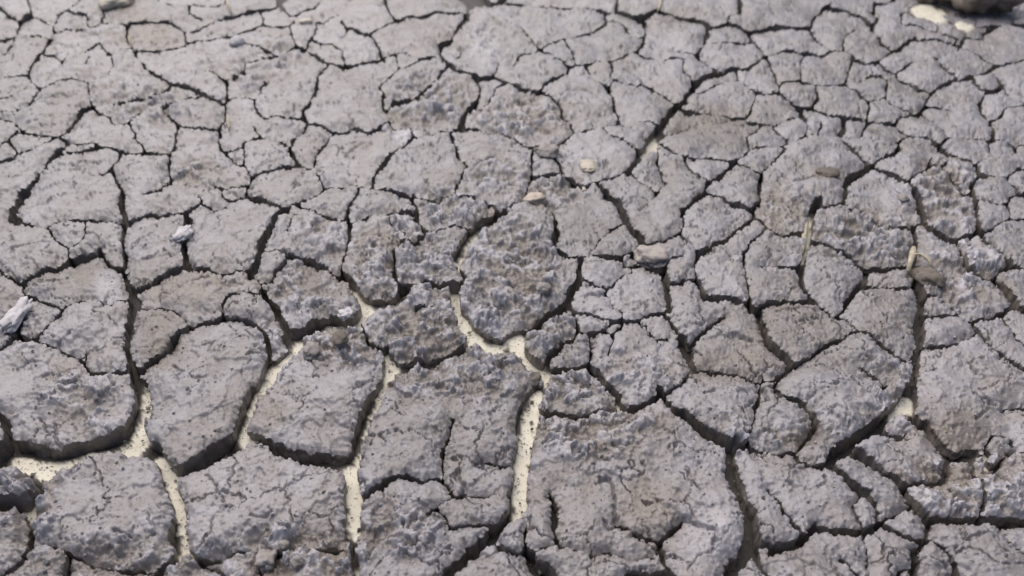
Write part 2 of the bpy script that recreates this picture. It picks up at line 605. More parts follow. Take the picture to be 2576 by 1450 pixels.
TR[(2720,1531)] = """
A70 0,215 100,290 200,360 330,420
A42 330,420 450,440 600,460 740,490 840,470
A82 390,440 380,560 400,700 440,830 490,950 520,1060 540,1180
A120 540,1180 480,1290 400,1340 330,1449
A76 540,1200 600,1380 650,1449
A28 600,0 570,80 555,165
B10 555,165 550,250 520,340 490,430
C9 520,380 580,370
A46 690,0 740,60 820,110 920,150 970,220 1000,290 980,350
A42 980,350 920,420 860,480
C14 380,0 440,40 500,70
C12 150,80 240,40
A44 840,470 900,540 1000,590 1110,600
A88 1110,580 1160,510 1230,440 1330,390 1450,325 1520,260 1610,190
A90 1600,200 1680,120 1710,30
A72 1750,-20 1740,120 1690,210
A84 1710,215 1830,290 1920,380 2010,460 2100,500 2200,480
A62 2040,500 2020,580 1990,680
A42 1650,750 1780,725 1900,710 1990,690
A46 1200,480 1260,500 1340,520 1430,570 1520,630 1600,680 1660,750
B19 1440,360 1530,345 1620,360 1720,385
A52 1110,600 1200,680 1290,760 1370,820 1450,880 1490,940 1490,1030
A24 1370,820 1290,900 1300,970 1340,1080
A72 1660,750 1760,880 1860,990 2000,1010 2200,1000 2400,1010 2576,980
A44 1510,1040 1580,1090 1660,1140 1740,1170 1850,1140
A30 1500,1030 1600,980 1740,900
A62 1500,1050 1440,1090 1340,1110 1200,1100 1100,1080 1010,1065
A72 1010,1065 930,1140 870,1200 780,1230 690,1240
A40 670,770 740,880 780,980 850,1080 900,1140
A34 690,1240 640,1200 560,1210
C20 800,610 880,620 960,595
C16 1060,700 1080,740 1030,780
A17 1360,1110 1380,1220 1410,1320 1410,1449
B24 1190,1310 1270,1370 1330,1449
A60 1860,1150 1800,1220 1740,1270 1770,1350 1760,1449
A50 1860,1000 1880,1130 1930,1190 2000,1270 2060,1370 2100,1449
B28 1630,1449 1650,1390 1750,1380
C26 2090,1100 2130,1180 2250,1130 2300,1120
A32 2400,1000 2420,1080 2480,1160 2576,1240
C24 2330,1100 2400,1240 2500,1300
A32 2200,480 2290,510 2320,560 2400,620 2460,500 2540,490
A26 2330,500 2300,430 2360,360 2450,370 2500,450 2540,490 2576,490
C20 2220,250 2280,200 2340,155 2450,160
A20 2450,160 2530,150 2576,165
B30 2200,500 2230,650 2280,760 2290,860 2260,980
C20 2400,620 2480,760 2576,850
C26 30,1000 120,1030 190,1080 250,1130 230,1200
C16 50,620 60,710 120,790
"""
# joins, in shown px of the whole picture at half size of the 2048 preview (g = global 2048 coords)
TG = """
A12 683,135 655,122
A12 620,77 641,87 663,87 683,101 690,130
A12 1367,103 1400,112
A10 1168,128 1182,146 1189,159
A12 1365,222 1352,208
A9 1303,289 1316,302 1313,323 1324,342 1332,363 1319,382
A9 1316,286 1329,294 1356,310 1365,313 1392,315 1421,315 1470,324
A10 1505,267 1530,247
A26 1382,742 1360,768 1330,790
A20 1525,768 1530,742
A9 1513,812 1512,834 1503,858 1496,882
A24 1548,768 1565,742
A12 196,500 212,518 226,528 246,530
A24 642,522 660,535 683,555
A14 828,388 870,388 905,386 945,390 985,405 1000,425
A16 1052,384 1050,400
A20 1829,450 1852,440
A30 1099,710 1090,732
A12 244,299 232,318 219,336 228,352 243,384 246,400
A14 196,494 214,520 232,532 250,534
A14 1688,400 1697,410 1700,416
A14 1826,450 1834,446 1850,440
"""
def parse_g():
    L=[]
    for ln in TG.strip().split('\n'):
        p=ln.split(); L.append([p[0][0],float(p[0][1:])/1.8941/3.9844,np.array([[float(v)/2 for v in q.split(',')] for q in p[1:]])])
    return L
# what tells each plate from the others, by a survey point on it (2048-wide frame)
LABELS = [
    ((12, 62), 'small grey plate cut by the left border, third plate down from the far left corner'),
    ((30, 14), 'tiny plate in the far left corner itself'),
    ((86, 30), 'small plate one step right of the plate in the far left corner'),
    ((162, 30), 'squarish far plate just left of the pale rounded stone'),
    ((176, 78), 'wide notched far plate two rows below the pale rounded stone, left of the brown one'),
    ((308, 72), 'dark brown flat plate right below the pale rounded stone'),
    ((350, 22), 'long narrow plate along the far edge that carries the pale rounded stone'),
    ((388, 4), 'thin sliver plate along the far edge, right of the pale rounded stone'),
    ((454, 52), 'long thin finger-shaped far plate between the brown plate and a pale straw'),
    ((538, 74), 'wedge-shaped far plate beside the round whitish pebble'),
    ((598, 8), 'small plate at the far edge around the tip of a pale straw'),
    ((674, 50), 'broad far plate with two short dead-end cracks and the long pale chip'),
    ((834, 68), 'wide tapered far plate with brownish skin, left of the broadest far plate'),
    ((848, 14), 'smooth rectangular plate at the far edge, centre left, above the brownish tapered one'),
    ((1168, 4), 'narrow strip plate along the far edge behind the broadest far plate'),
    ((1276, 12), 'small square plate at the far edge between the strip plate and the dark hole'),
    ((1348, 66), 'square plate just below the dark hole at the far edge'),
    ((1406, 18), 'smooth plate at the far edge right of the dark hole and the straw'),
    ((1456, 70), 'small flat plate below the square plate cornered by two cracks, right of the dark hole'),
    ((1588, 24), 'big smooth plate at the far edge midway between the dark hole and the dark rock'),
    ((1670, 54), 'kidney-shaped smooth far plate below the big edge plate, left of the dark rock'),
    ((1822, 68), 'far plate with a dead-end crack below the bare bright floor'),
    ((1868, 50), 'thin strip plate bordering the bare bright floor beneath the dark rock'),
    ((1952, 18), 'plate under the big dark rock in the far right corner'),
    ((1954, 62), 'tiny flat plate to the right of the strip below the dark rock'),
    ((2040, 38), 'tiny sliver plate on the right border next to the dark rock'),
    ((38, 142), 'tall plate on the left border crossed by faint lines, near the far left corner'),
    ((142, 132), 'rounded oblong far plate with a wavy notched top, inside the curved crack on the left'),
    ((406, 126), 'broad lumpy wedge plate ending at the long slanting crack, below the brown far plate'),
    ((654, 104), 'small slab at the foot of the plate with two dead-end cracks'),
    ((1032, 80), 'broadest plate of the far field, lumpy with pale dust, centre'),
    ((1202, 84), 'slanting far plate with a chipped right rim, left of the dark hole'),
    ((1462, 110), 'smooth rounded far plate with a small dimple, under the small flat plate'),
    ((1520, 156), 'triangular far plate at the upper end of the wide slanting crack, right of centre'),
    ((1572, 132), 'small block plate wrapped on two sides by a hooked far plate'),
    ((1614, 112), 'hooked far plate wrapping round a small block plate'),
    ((1730, 92), 'round pitted far plate beside a dead-end crack, left of the bare bright floor'),
    ((1790, 124), 'tiny lozenge plate between the round pitted plate and the ribbed plate below the dark rock'),
    ((1852, 148), 'smooth brownish rounded plate below the tiny lozenge plate'),
    ((1974, 102), 'long diamond-patterned plate reaching the right border below the dark rock'),
    ((104, 214), 'tapering plate on the left side whose tail reaches the left border, above a thick crack'),
    ((250, 162), 'smooth leaf-shaped plate with crumbs, left of the long slanting crack'),
    ((282, 208), 'thin crumbly strip plate beneath the leaf-shaped plate'),
    ((392, 222), 'oval domed plate below the foot of the long slanting crack'),
    ((538, 198), 'large uneven plate with a hooked crack, right of the short pale straw'),
    ((708, 190), 'large plate right of centre-left with a crumbled far rim, above a short dark crack'),
    ((824, 160), 'pale sloping slab behind the lumpy brown block with a thick shadowed edge'),
    ((874, 208), 'lumpy brown block with a thick shadowed near edge, upper centre'),
    ((1038, 228), 'broad very crumbly brown-grey plate above the domed pair, upper centre'),
    ((1166, 198), 'rounded plate with a curved hair crack between the crumbly plate and the slanting crack'),
    ((1298, 164), 'large plate left of the wide slanting crack, crossed by fine hair cracks'),
    ((1476, 200), 'long plate along the right flank of the wide slanting crack, upper end'),
    ((1598, 184), 'small oval plate below the small block plate, right of the slanting crack'),
    ((1682, 202), 'smooth oblong plate with a curl of cracks, two rows below the round pitted plate'),
    ((1770, 172), 'plate with a rounded curling hair crack right of the hooked far plate'),
    ((1770, 222), 'tiny smooth plate under the smooth oblong plate, far right half'),
    ((1952, 200), 'large cracked plate near the right border with two dead-end cracks, far right'),
    ((32, 278), 'small plate on the left border just above the thick dark crack'),
    ((202, 264), 'smooth tapered plate directly above the thick dark crack on the left'),
    ((334, 264), 'squarish plate with a thin crack, below the oval domed plate'),
    ((530, 310), 'small plate with a brown stained hollow at its left, left of centre'),
    ((620, 286), 'small narrow plate between the brown hollow and a broad crumbly plate'),
    ((714, 308), 'broad plate with a V-shaped hair crack, left of the domed pair'),
    ((1190, 310), 'domed plate that carries the angular cream stone chip'),
    ((1264, 266), 'small narrow plate squeezed behind the plate with the cream chip, by the slanting crack'),
    ((1414, 270), 'wide brownish plate with a tiny cream chip on its rim, right of the slanting crack'),
    ((1520, 314), 'narrow lens plate below the brownish plate, between two thin cracks'),
    ((1534, 274), 'small rounded plate at the right end of the wide brownish plate'),
    ((1584, 256), 'small square plate beside a dark hole right of the wide brownish plate'),
    ((1644, 244), 'small upright plate with a pale streak, right of the square plate by the hole'),
    ((1746, 274), 'plate with a thin split above the big plate that bears the flat brown clod'),
    ((1828, 314), 'pitted plate with small holes, right of the diagonal crack, right half'),
    ((1844, 252), 'narrow slanted plate between two parallel cracks in the far right part'),
    ((1940, 294), 'small oblong plate left of a short thick crack near the right border'),
    ((2012, 292), 'narrow strip plate on the right border, upper half'),
    ((2022, 248), 'rounded plate on the right border beside a curved thick crack'),
    ((146, 376), 'large domed plate framed by a thick dark crack on its left, left side'),
    ((352, 356), 'broken plate with three dead-end cracks and a brown stain, left of centre'),
    ((466, 380), 'tiny sliver plate at the tip of the broken plate with three dead-end cracks'),
    ((572, 368), 'lozenge domed plate below the small plate with the brown hollow'),
    ((846, 332), 'left half of the domed pair, rounded plate above the lumpy centre plate'),
    ((986, 334), 'right half of the domed pair, plate with one crooked hair crack'),
    ((1088, 326), 'small crumbly block left of the plate with the cream chip'),
    ((1298, 340), 'small sliver plate at the lower end of the wide slanting crack'),
    ((1318, 392), 'V-shaped plate around a sliver, right of the cream chip'),
    ((1414, 332), 'small brown triangular plate right of the V-shaped plate'),
    ((1476, 370), 'small rough plate left of the big plate that bears the flat brown clod'),
    ((1610, 360), 'big plate that bears the flat brown clod, right half'),
    ((1768, 394), 'rounded smooth-topped plate under a thick arched crack, right half'),
    ((1924, 340), 'small plate wedged above a crumbly upright plate, near the right'),
    ((1990, 376), 'small rectangular plate near the right border beside a long upright crack'),
    ((2004, 328), 'thin flat plate touching the right border, second of the small stack there'),
    ((2036, 358), 'tiny plate cut by the right border, third of the small stack there'),
    ((90, 456), 'wide cracked plate on the left border wrapped under the big domed plate'),
    ((456, 466), 'rough-topped squarish plate right of the short crack bridged by a whitish clod'),
    ((620, 472), 'plate with a short steep hair crack, two steps left of the lumpy centre plate'),
    ((664, 400), 'small triangular plate below the lozenge domed plate'),
    ((756, 406), 'flat oblong plate below the left half of the domed pair'),
    ((814, 446), 'small crumbly corner plate between two lumpy plates, centre left'),
    ((902, 418), "very crumbly oblong plate with pale crusts just above the lumpy centre plate's left shoulder"),
    ((1166, 432), 'smooth plate split by a fine slanted line, right of the tan pebble'),
    ((1426, 440), 'wedge plate with a pitted right tip below the small rough plate'),
    ((1728, 470), 'rough pitted plate right of the strip of dry stalk'),
    ((1894, 400), 'crumbly upright plate between two thick dark cracks, near the right border'),
    ((1984, 426), 'small pitted plate between a thick upright crack and the right border'),
    ((2034, 414), 'tiny smooth plate on the right border beside the pitted one'),
    ((304, 490), 'smooth plate left of the short crack bridged by a whitish clod'),
    ((538, 530), 'small chip-shaped plate jammed beside a thick slanting crack, left of centre'),
    ((746, 508), 'tall lumpy plate with a pointed foot, left of the bare cream floor fork'),
    ((860, 512), 'lumpy rounded plate hanging over a wide shadowed crack left of the lumpy centre plate'),
    ((1032, 540), 'big rounded lumpy plate with brown hollows and pale crusts in the very centre'),
    ((1344, 510), 'small angular plate next to the pinkish tan stone'),
    ((1456, 530), 'narrow tall plate with rough skin, right of the pinkish tan stone'),
    ((1550, 534), 'flat plate with a forked hair crack left of the strip of dry stalk'),
    ((1662, 550), 'shield-shaped smooth pitted plate below the strip of dry stalk'),
    ((1916, 554), 'large lumpy pale-crusted plate right of the forked root'),
    ((1966, 510), 'small brownish plate above the lumpy pale-crusted plate, near the right border'),
    ((2018, 480), 'smooth plate on the right border above a thick black crack, mid height'),
    ((18, 614), 'brown plate on the left border behind the tall whitish clod'),
    ((72, 632), 'small plate right of the tall whitish clod by the left border'),
    ((158, 564), 'brownish plate with a whitish flake on its right corner, left side'),
    ((428, 594), 'wide brownish plate arching over the rounded oblong plate, left of centre'),
    ((620, 582), 'pale lumpy-edged plate above the left arm of the bare cream floor fork'),
    ((1240, 578), 'smooth plate with a star of fine cracks right of the lumpy centre plate'),
    ((1776, 616), 'smooth brownish plate left of the forked root, with one short black split'),
    ((2030, 560), 'small plate on the right border level with the forked root'),
    ((184, 666), 'triangular brownish plate left of the long upright black crack'),
    ((306, 662), 'brownish wedge plate tucked between the upright black crack and the rounded oblong plate'),
    ((832, 646), 'lumpy broken plate between both arms of bare cream floor, left of the centre plate'),
    ((1102, 664), 'small lumpy block at the lower right of the centre plate, beside bare cream floor'),
    ((1146, 700), 'small crumbly plate below the small lumpy block, right of the bare floor'),
    ((1182, 642), 'small rough wedge beneath the star-cracked plate'),
    ((1280, 716), 'rounded plate with curling cracks on top, below the star-cracked plate'),
    ((1446, 662), 'large plate with one short open split and a brown chipped front, right of centre'),
    ((1606, 654), 'brownish pointed plate with fine wavy cracks, left of the smooth pointed one'),
    ((1892, 644), 'small smooth brownish plate below the dark brown clod with the root'),
    ((2012, 666), 'pale smooth plate on the right border below a slanting black crack'),
    ((116, 796), 'large lumpy plate with white crusts on the left border, lower half'),
    ((404, 768), 'large rounded oblong plate standing upright between two wide cracks, lower left'),
    ((636, 782), 'tilted square plate with a brown hollow holding a grey angular stone'),
    ((1154, 778), 'small plate with a shadowed undercut front, above the largest lower plate'),
    ((1690, 776), 'big scarred plate with a kinked tail, left of the long black crack at right'),
    ((1944, 782), 'large plate with a brown worn slope on the right border, lower half'),
    ((904, 856), 'huge plate with an inner crack and lumpy far part between two cream floor strips'),
    ((1440, 800), 'plate with fine bright scratches left of a thin split, above the wide dark gap'),
    ((1558, 840), 'narrow plate with a whitish crumbled foot, right of the thin split'),
    ((1814, 898), 'plate with a torn upper rim below a ribbon of dim cream floor, lower right'),
    ((2004, 888), 'tiny knob of mud on the rim of the lower right border plate'),
    ((26, 962), 'small dark crumbly plate on the left border below the cream strip'),
    ((210, 1024), 'large plate in the lower left corner region between two cream strips'),
    ((532, 1028), 'largest plate of the near left half, crumbling towards the near edge'),
    ((1274, 970), 'largest plate of all with a brown hollow, right of the widest strip of cream floor'),
    ((1590, 984), 'five-sided plate with a long slanting split, right of the wide dark gap'),
    ((1730, 1026), 'small pale round-topped chunk on the flank of the five-sided plate'),
    ((1754, 968), 'narrow slanting slab right of the five-sided plate'),
    ((1952, 974), 'furrowed crumbly plate on the right border, lower right'),
    ((22, 1072), 'small crumbly plate on the left border near the bottom corner'),
    ((818, 1062), 'very lumpy plate at the near edge below the plate with the brown crack'),
    ((1028, 1068), 'small triangular plate beside the end of the widest cream strip'),
    ((1078, 1050), 'small upright plate with a serrated right side next to the triangular one'),
    ((1642, 1114), 'wide plate at the near edge below the five-sided plate'),
    ((1778, 1108), 'plate at the near edge with an upright thin split, right of the wide near plate'),
    ((1820, 1042), 'small jagged block where four cracks meet, lower right'),
    ((1962, 1096), 'grooved plate in the near right corner region'),
    ((2032, 1060), 'small plate on the right border just above the near corner'),
    ((82, 1126), 'small crumbly plate at the near edge under the lower left corner plate'),
    ((380, 1134), 'small wedge of crumbs at the near edge where the lower left cream strip ends'),
    ((996, 1126), 'plate at the near edge right of a wide slanting black crack'),
    ((1188, 1124), 'low strip-shaped plate at the near edge beneath the largest plate'),
    ((1294, 1148), 'tiny sliver at the near edge beneath the strip-shaped plate'),
    ((1500, 1140), 'tiny wedge at the near edge at the foot of the wide dark gap'),
    ((1870, 1124), 'narrow plate at the near edge between two cracks near the right corner'),
]
W, H = 1024, 576
def parse(TR):
    L=[]
    for (ox,oy),txt in TR.items():
        for ln in txt.strip().split('\n'):
            p=ln.split()
            if len(p)<3: continue
            c=p[0][0]; w=float(p[0][1:])/1.8941/3.9844
            pts=[]
            for q in p[1:]:
                x,y=q.split(',')
                pts.append(((ox+float(x)/1.8941)/3.9844,(oy+float(y)/1.8941)/3.9844))
            L.append([c,w,np.array(pts)])
    return L
def nearest_on(pts,p):
    a=pts[:-1]; b=pts[1:]; d=b-a
    t=np.clip(((p-a)*d).sum(1)/np.maximum((d*d).sum(1),1e-9),0,1)
    q=a+d*t[:,None]; dd=np.hypot(*(q-p).T); i=dd.argmin()
    return dd[i],q[i]
def connect(L,tol=6.5,out=80):
    add=[]
    for i,(c,w,pts) in enumerate(L):
        for end in (0,1):
            p=pts[0] if end==0 else pts[-1]; q=pts[1] if end==0 else pts[-2]
            d=p-q; d=d/max(np.hypot(*d),1e-6)
            x,y=p; n=None
            if x<3: n=(-1,0)
            elif x>W-3: n=(1,0)
            elif y<3: n=(0,-1)
            elif y>H-3: n=(0,1)
            if n is not None:
                if c=='C': continue
                n=np.array(n,float); e=d+n*0.8; e/=np.hypot(*e)
                if (e*n).sum()<0.35: e=n
                add.append([c,w,np.array([p,p+e*out*.5+np.array([-e[1],e[0]])*5,p+e*out*1.15])]); continue
            if c=='C': continue
            best=(1e9,None)
            for j,(c2,w2,p2) in enumerate(L):
                if j==i or c2=='C': continue
                if c=='A' and c2=='B': continue
                dd,qq=nearest_on(p2,p)
                if dd<best[0]: best=(dd,qq)
            if 0.05<best[0]<tol:
                add.append([c,w*0.8,np.array([p,best[1]])])
    return L+add
def sdf(L,classes,PX,PY,x0,y0,s,R=15,WN=None,hmin=0.0):
    """min over lines of (distance - halfwidth) on the warped sample points PX,PY (grid rows y0+s*i)"""
    ny,nx=PX.shape
    out=np.full(PX.shape,99.0,np.float32)
    for c,w,pts in L:
        if c not in classes: continue
        hw=w*0.5
        for k in range(len(pts)-1):
            a=pts[k]; b=pts[k+1]; r=hw+R+6
            i0=max(int((min(a[1],b[1])-r-y0)/s),0); i1=min(int((max(a[1],b[1])+r-y0)/s)+2,ny)
            j0=max(int((min(a[0],b[0])-r-x0)/s),0); j1=min(int((max(a[0],b[0])+r-x0)/s)+2,nx)
            if i0>=i1 or j0>=j1: continue
            X=PX[i0:i1,j0:j1]; Y=PY[i0:i1,j0:j1]
            dx,dy=b-a; ll=max(dx*dx+dy*dy,1e-9)
            t=((X-a[0])*dx+(Y-a[1])*dy)/ll; np.clip(t,0,1,out=t)
            d=np.hypot(X-a[0]-t*dx,Y-a[1]-t*dy)
            h=np.maximum(hw if WN is None else hw*np.maximum(WN[i0:i1,j0:j1],0.9 if w>6 else 0.0),hmin)
            d-=h
            np.minimum(out[i0:i1,j0:j1],d,out=out[i0:i1,j0:j1])
    return out
def components(mask):
    ny,nx=mask.shape
    par=[0]
    def find(a):
        while par[a]!=a:
            par[a]=par[par[a]]; a=par[a]
        return a
    lab=np.zeros(mask.shape,np.int32); prev=[]
    for i in range(ny):
        row=mask[i].astype(np.int8)
        d=np.diff(np.concatenate(([0],row,[0]))); st=np.nonzero(d==1)[0]; en=np.nonzero(d==-1)[0]
        cur=[]; k=0
        for a,b in zip(st.tolist(),en.tolist()):
            l=0
            while k<len(prev) and prev[k][1]<=a: k+=1
            kk=k
            while kk<len(prev) and prev[kk][0]<b:
                r=find(prev[kk][2])
                if l==0: l=r
                elif l!=r:
                    m=min(l,r); par[max(l,r)]=m; l=m
                kk+=1
            if l==0:
                l=len(par); par.append(l)
            lab[i,a:b]=l; cur.append((a,b,l))
        prev=cur
    mp=np.array([find(i) for i in range(len(par))]); u,inv=np.unique(mp,return_inverse=True)
    return inv[lab].astype(np.int32)

# ------------------------------------------------------------------ survey -> ground plane
W, H = 1024, 576
CT, ST = math.cos(PITCH), math.sin(PITCH)
def ground_xy(px, py):
    xn = (px - 512) / 512 * HALF; yn = (288 - py) / 512 * HALF
    t = CAM_H / (ST - yn * CT)
    return xn * t, (CT + yn * ST) * t, t * HALF / 512      # x, y, metres per survey pixel

rs = np.random.RandomState(11)
PERM = rs.permutation(4096).astype(np.int32)
GA = rs.rand(4096).astype(np.float32) * 6.2831853
GX, GY = np.cos(GA), np.sin(GA)
R1, R2 = rs.rand(4096).astype(np.float32), rs.rand(4096).astype(np.float32)
def hsh(i, j, seed):
    return PERM[(PERM[(i + seed * 37) & 4095] + j) & 4095]
def perlin(x, y, seed=0):
    xi = np.floor(x); yi = np.floor(y)
    fx = (x - xi).astype(np.float32); fy = (y - yi).astype(np.float32)
    i = xi.astype(np.int32); j = yi.astype(np.int32)
    u = fx * fx * fx * (fx * (fx * 6 - 15) + 10); v = fy * fy * fy * (fy * (fy * 6 - 15) + 10)
    def g(di, dj):
        h = hsh(i + di, j + dj, seed)
        return GX[h] * (fx - di) + GY[h] * (fy - dj)
    a = g(0, 0); b = g(1, 0); c = g(0, 1); d = g(1, 1)
    a += u * (b - a); c += u * (d - c)
    return (a + v * (c - a)) * 1.5
def fbm(x, y, seed, octs=3, gain=0.5):
    s = 0; a = 1.0
    for k in range(octs):
        s = s + a * perlin(x * 2 ** k + 17.3 * k, y * 2 ** k - 9.1 * k, seed + k); a *= gain
    return s
def worley(x, y, seed):
    """nearest-point distance, and that point's random value"""
    xi = np.floor(x); yi = np.floor(y); i = xi.astype(np.int32); j = yi.astype(np.int32)
    fx = (x - xi).astype(np.float32); fy = (y - yi).astype(np.float32)
    best = np.full(x.shape, 9.0, np.float32); rv = np.zeros(x.shape, np.float32)
    for di in (-1, 0, 1):
        for dj in (-1, 0, 1):
            h = hsh(i + di, j + dj, seed)
            dx = di + 0.1 + 0.8 * R1[h] - fx; dy = dj + 0.1 + 0.8 * R2[h] - fy
            d = dx * dx + dy * dy
            m = d < best
            best = np.where(m, d, best); rv = np.where(m, R1[(h * 7 + 3) & 4095], rv)
    return np.sqrt(best), rv
def sstep(a, b, x):
    t = np.clip((x - a) / (b - a), 0, 1); return t * t * (3 - 2 * t)

CREAM = """880,735 915,765 940,775 1000,765|930,780 900,810 830,820|750,860 720,895 690,920 665,960 635,1030 615,1085|1145,735 1160,780 1180,820 1205,855 1240,860
1290,830 1310,850 1330,890 1370,930|1165,650 1160,690 1150,720|1185,610 1225,570|985,880 985,930 960,1000 930,1080 905,1160 870,1175
880,1180 890,1240 890,1310|905,1420 905,1422|1355,985 1330,1050 1320,1100 1315,1200 1310,1270|375,960 365,1020 345,1090 300,1130 220,1140 160,1160 100,1165 30,1150
400,1150 430,1200 455,1270 465,1330 460,1380|2285,1000 2268,1022|2030,540 2025,620|1650,355 1640,370|1735,930 1737,935
2495,1135 2496,1137|65,1270 66,1275|1555,1020 1556,1022|2320,20 2370,45|2400,45 2440,60""".replace('\n', '|').split('|')
def cream_at(X, Y):
    f = np.full(X.shape, 99.0, np.float32); k = 1024 / 2576
    L = [['A', 0.0, np.array([[float(v) * k for v in q.split(',')] for q in ln.split()])] for ln in CREAM]
    for c, w, pts in L:
        lo = pts.min(0) - 30; hi = pts.max(0) + 30
        i = (X > lo[0]) & (X < hi[0]) & (Y > lo[1]) & (Y < hi[1])
        if not i.any(): continue
        xx, yy = X[i], Y[i]; b = f[i]
        for a, e in zip(pts[:-1], pts[1:]):
            d = e - a; t = np.clip(((xx - a[0]) * d[0] + (yy - a[1]) * d[1]) / max((d * d).sum(), 1e-9), 0, 1)
            b = np.minimum(b, np.hypot(xx - a[0] - t * d[0], yy - a[1] - t * d[1]))
        f[i] = b
    return f

LINES = connect(parse(TR) + parse_g(), out=112)
S, M = 1.0, 112
gx = np.arange(-M, W + M + .5, S, dtype=np.float32); gy = np.arange(-M, H + M + .5, S, dtype=np.float32)
PX, PY = np.meshgrid(gx, gy)
NY, NX = PX.shape
X0, Y0, SC0 = ground_xy(PX, PY)
X0 = X0.astype(np.float32); Y0 = Y0.astype(np.float32); SC = SC0.astype(np.float32)
# ragged crack edges: the survey lines wander by a millimetre or two
mm = 1000.0
w1 = fbm(X0 * 45, Y0 * 45, 1, 2); w2 = fbm(X0 * 45, Y0 * 45, 5, 2)
w3 = fbm(X0 * 210, Y0 * 210, 9, 2); w4 = fbm(X0 * 210, Y0 * 210, 14, 2)
WX = PX + (w1 * 0.0020 + w3 * 0.0017) / SC
WY = PY + (w2 * 0.0014 + w4 * 0.0012) / SC
WN = np.clip(0.88 + 0.7 * fbm(X0 * 22, Y0 * 22, 21, 2), 0.45, 1.6)
WN = WN * (1 + 0.15 * sstep(26, 10, cream_at(PX, PY)))
DA = sdf(LINES, 'A', WX, WY, -M, -M, S, 16, WN, 0.68)
DB = sdf(LINES, 'B', WX, WY, -M, -M, S, 16, WN, 0.5)
DC = sdf(LINES, 'C', WX, WY, -M, -M, S, 4, WN)
DAB = np.minimum(DA, DB)
CUT = 0.12
LA = sdf(LINES, 'A', WX, WY, -M, -M, S, 3, WN, 1.25)
LB = np.minimum(LA, sdf(LINES, 'B', WX, WY, -M, -M, S, 3, WN, 1.25))
plate = components(LA > CUT); piece = components(LB > CUT)
for lab, low in ((plate, 60), (piece, 45)):
    n = np.bincount(lab.ravel()); lab[(n < low)[lab]] = 0
piece[plate == 0] = 0

def at(lst, X=PX, Y=PY):
    """soft patches listed as x, y, rx, ry, strength in the survey's 2576-wide frame"""
    f = np.zeros(X.shape, np.float32)
    k = 1024 / 2576
    for x, y, rx, ry, s in lst:
        x *= k; y *= k; rx *= k; ry *= k
        i = (np.abs(X - x) < rx * 2.2) & (np.abs(Y - y) < ry * 2.2)
        if not i.any(): continue
        d = ((X[i] - x) / rx) ** 2 + ((Y[i] - y) / ry) ** 2
        f[i] = np.maximum(f[i], s * np.exp(-d * d))
    return f
LUMPY = [(1290,690,130,150,1),(1080,820,150,120,1),(960,660,80,110,.9),(1090,640,110,75,1),(1150,520,120,55,1),(1150,940,200,75,1),
 (850,860,120,65,1),(780,730,120,90,.6),(1390,830,75,65,1),(1600,930,100,60,.6),(1450,960,100,55,.9),(1080,250,130,70,1),(1310,290,130,60,1),
 (1390,480,80,45,1),(1260,450,90,55,.7),(1010,1330,120,90,.8),(820,590,90,80,.6),(1480,1080,170,70,.8),(200,1000,110,90,.7),(2420,680,130,90,.9),
 (2180,600,150,70,.9),(2380,490,85,110,.9),(1970,520,75,70,.6),(2390,1230,130,80,1),(350,260,130,55,.8),(250,60,70,45,.6),(700,140,80,50,.7),
 (750,1390,220,70,.9),(300,1410,260,60,.8),(60,1260,90,120,.8),(2500,1200,100,80,.8),(1900,1080,120,50,.6),(560,700,60,40,.3),(1200,90,80,60,.5),
 (2240,960,90,80,.6),(680,850,40,60,.8),(40,820,60,80,.5),(2060,1060,60,70,.7),(1000,560,60,40,.7),(640,180,110,50,.6),(480,430,60,30,.7)]
BROWN = [(1790,320,120,60,.8),(1960,540,60,70,.9),(540,720,190,50,.7),(170,690,80,60,.7),(400,850,60,90,.6),(2000,820,130,70,.7),(1830,920,120,50,.8),
 (2230,790,80,90,.6),(1310,700,90,90,.5),(1560,1080,180,60,.6),(1640,1270,90,90,.8),(700,1010,90,60,.4),(370,85,90,45,1),(500,430,60,28,1),
 (2080,440,55,20,1),(840,850,80,70,.8),(2400,1080,100,60,.8),(1080,770,60,60,.7),(2320,690,40,30,1),(1040,80,120,50,.4),(1700,40,150,30,.5),
 (2000,200,60,40,.5),(1130,1100,40,90,.5),(2180,560,90,40,.6),(330,15,60,30,.6),(1480,1210,30,90,.4),(2140,110,70,50,.4),(960,620,60,60,.4)]
PALE = [(700,870,28,80,.8),(1240,790,90,55,.6),(1200,640,50,60,.5),(1020,335,40,25,.9),(2420,640,70,70,.6),(270,720,35,50,.7),(640,270,40,30,.5),
 (1080,740,90,60,.4),(1480,380,60,40,.3),(280,1040,60,50,.4),(1220,120,40,60,.5),(2060,300,50,30,.5),(1500,740,140,80,.3),(1780,1330,90,70,.5),
 (2260,480,40,90,.4),(1880,1110,60,50,.5),(2250,1030,60,60,.4),(1680,140,80,50,.4),(760,820,60,60,.5),(540,1180,100,60,.3)]
# ------------------------------------------------------------------ relief of the mud
FLOOR = -0.0145
lump = at(LUMPY); brown = at(BROWN); pale = at(PALE)
nl = fbm(X0 * 30, Y0 * 30, 31, 2)
lump = np.clip(lump * 1.0 + 0.10 + 0.30 * nl * (0.7 + lump), 0, 1)
e = np.clip(DAB * SC, 0, 0.016)                         # metres to the nearest crack
rad = 0.0034 * (1 + 0.8 * fbm(X0 * 90, Y0 * 90, 35, 2))
q = np.clip(1 - e / np.maximum(rad, 0.0008), 0, 1)
Z = -0.0030 * (1 - np.sqrt(np.maximum(1 - q * q, 0)))
Z += 0.0042 * (1 - np.exp(-e / 0.009)) - 0.0026         # gently domed plates
Z += 0.0042 * fbm(X0 * 18, Y0 * 18, 41, 2)
Z += 0.0012 * fbm(X0 * 80, Y0 * 80, 44, 3, 0.48) * (0.55 + 0.9 * lump)
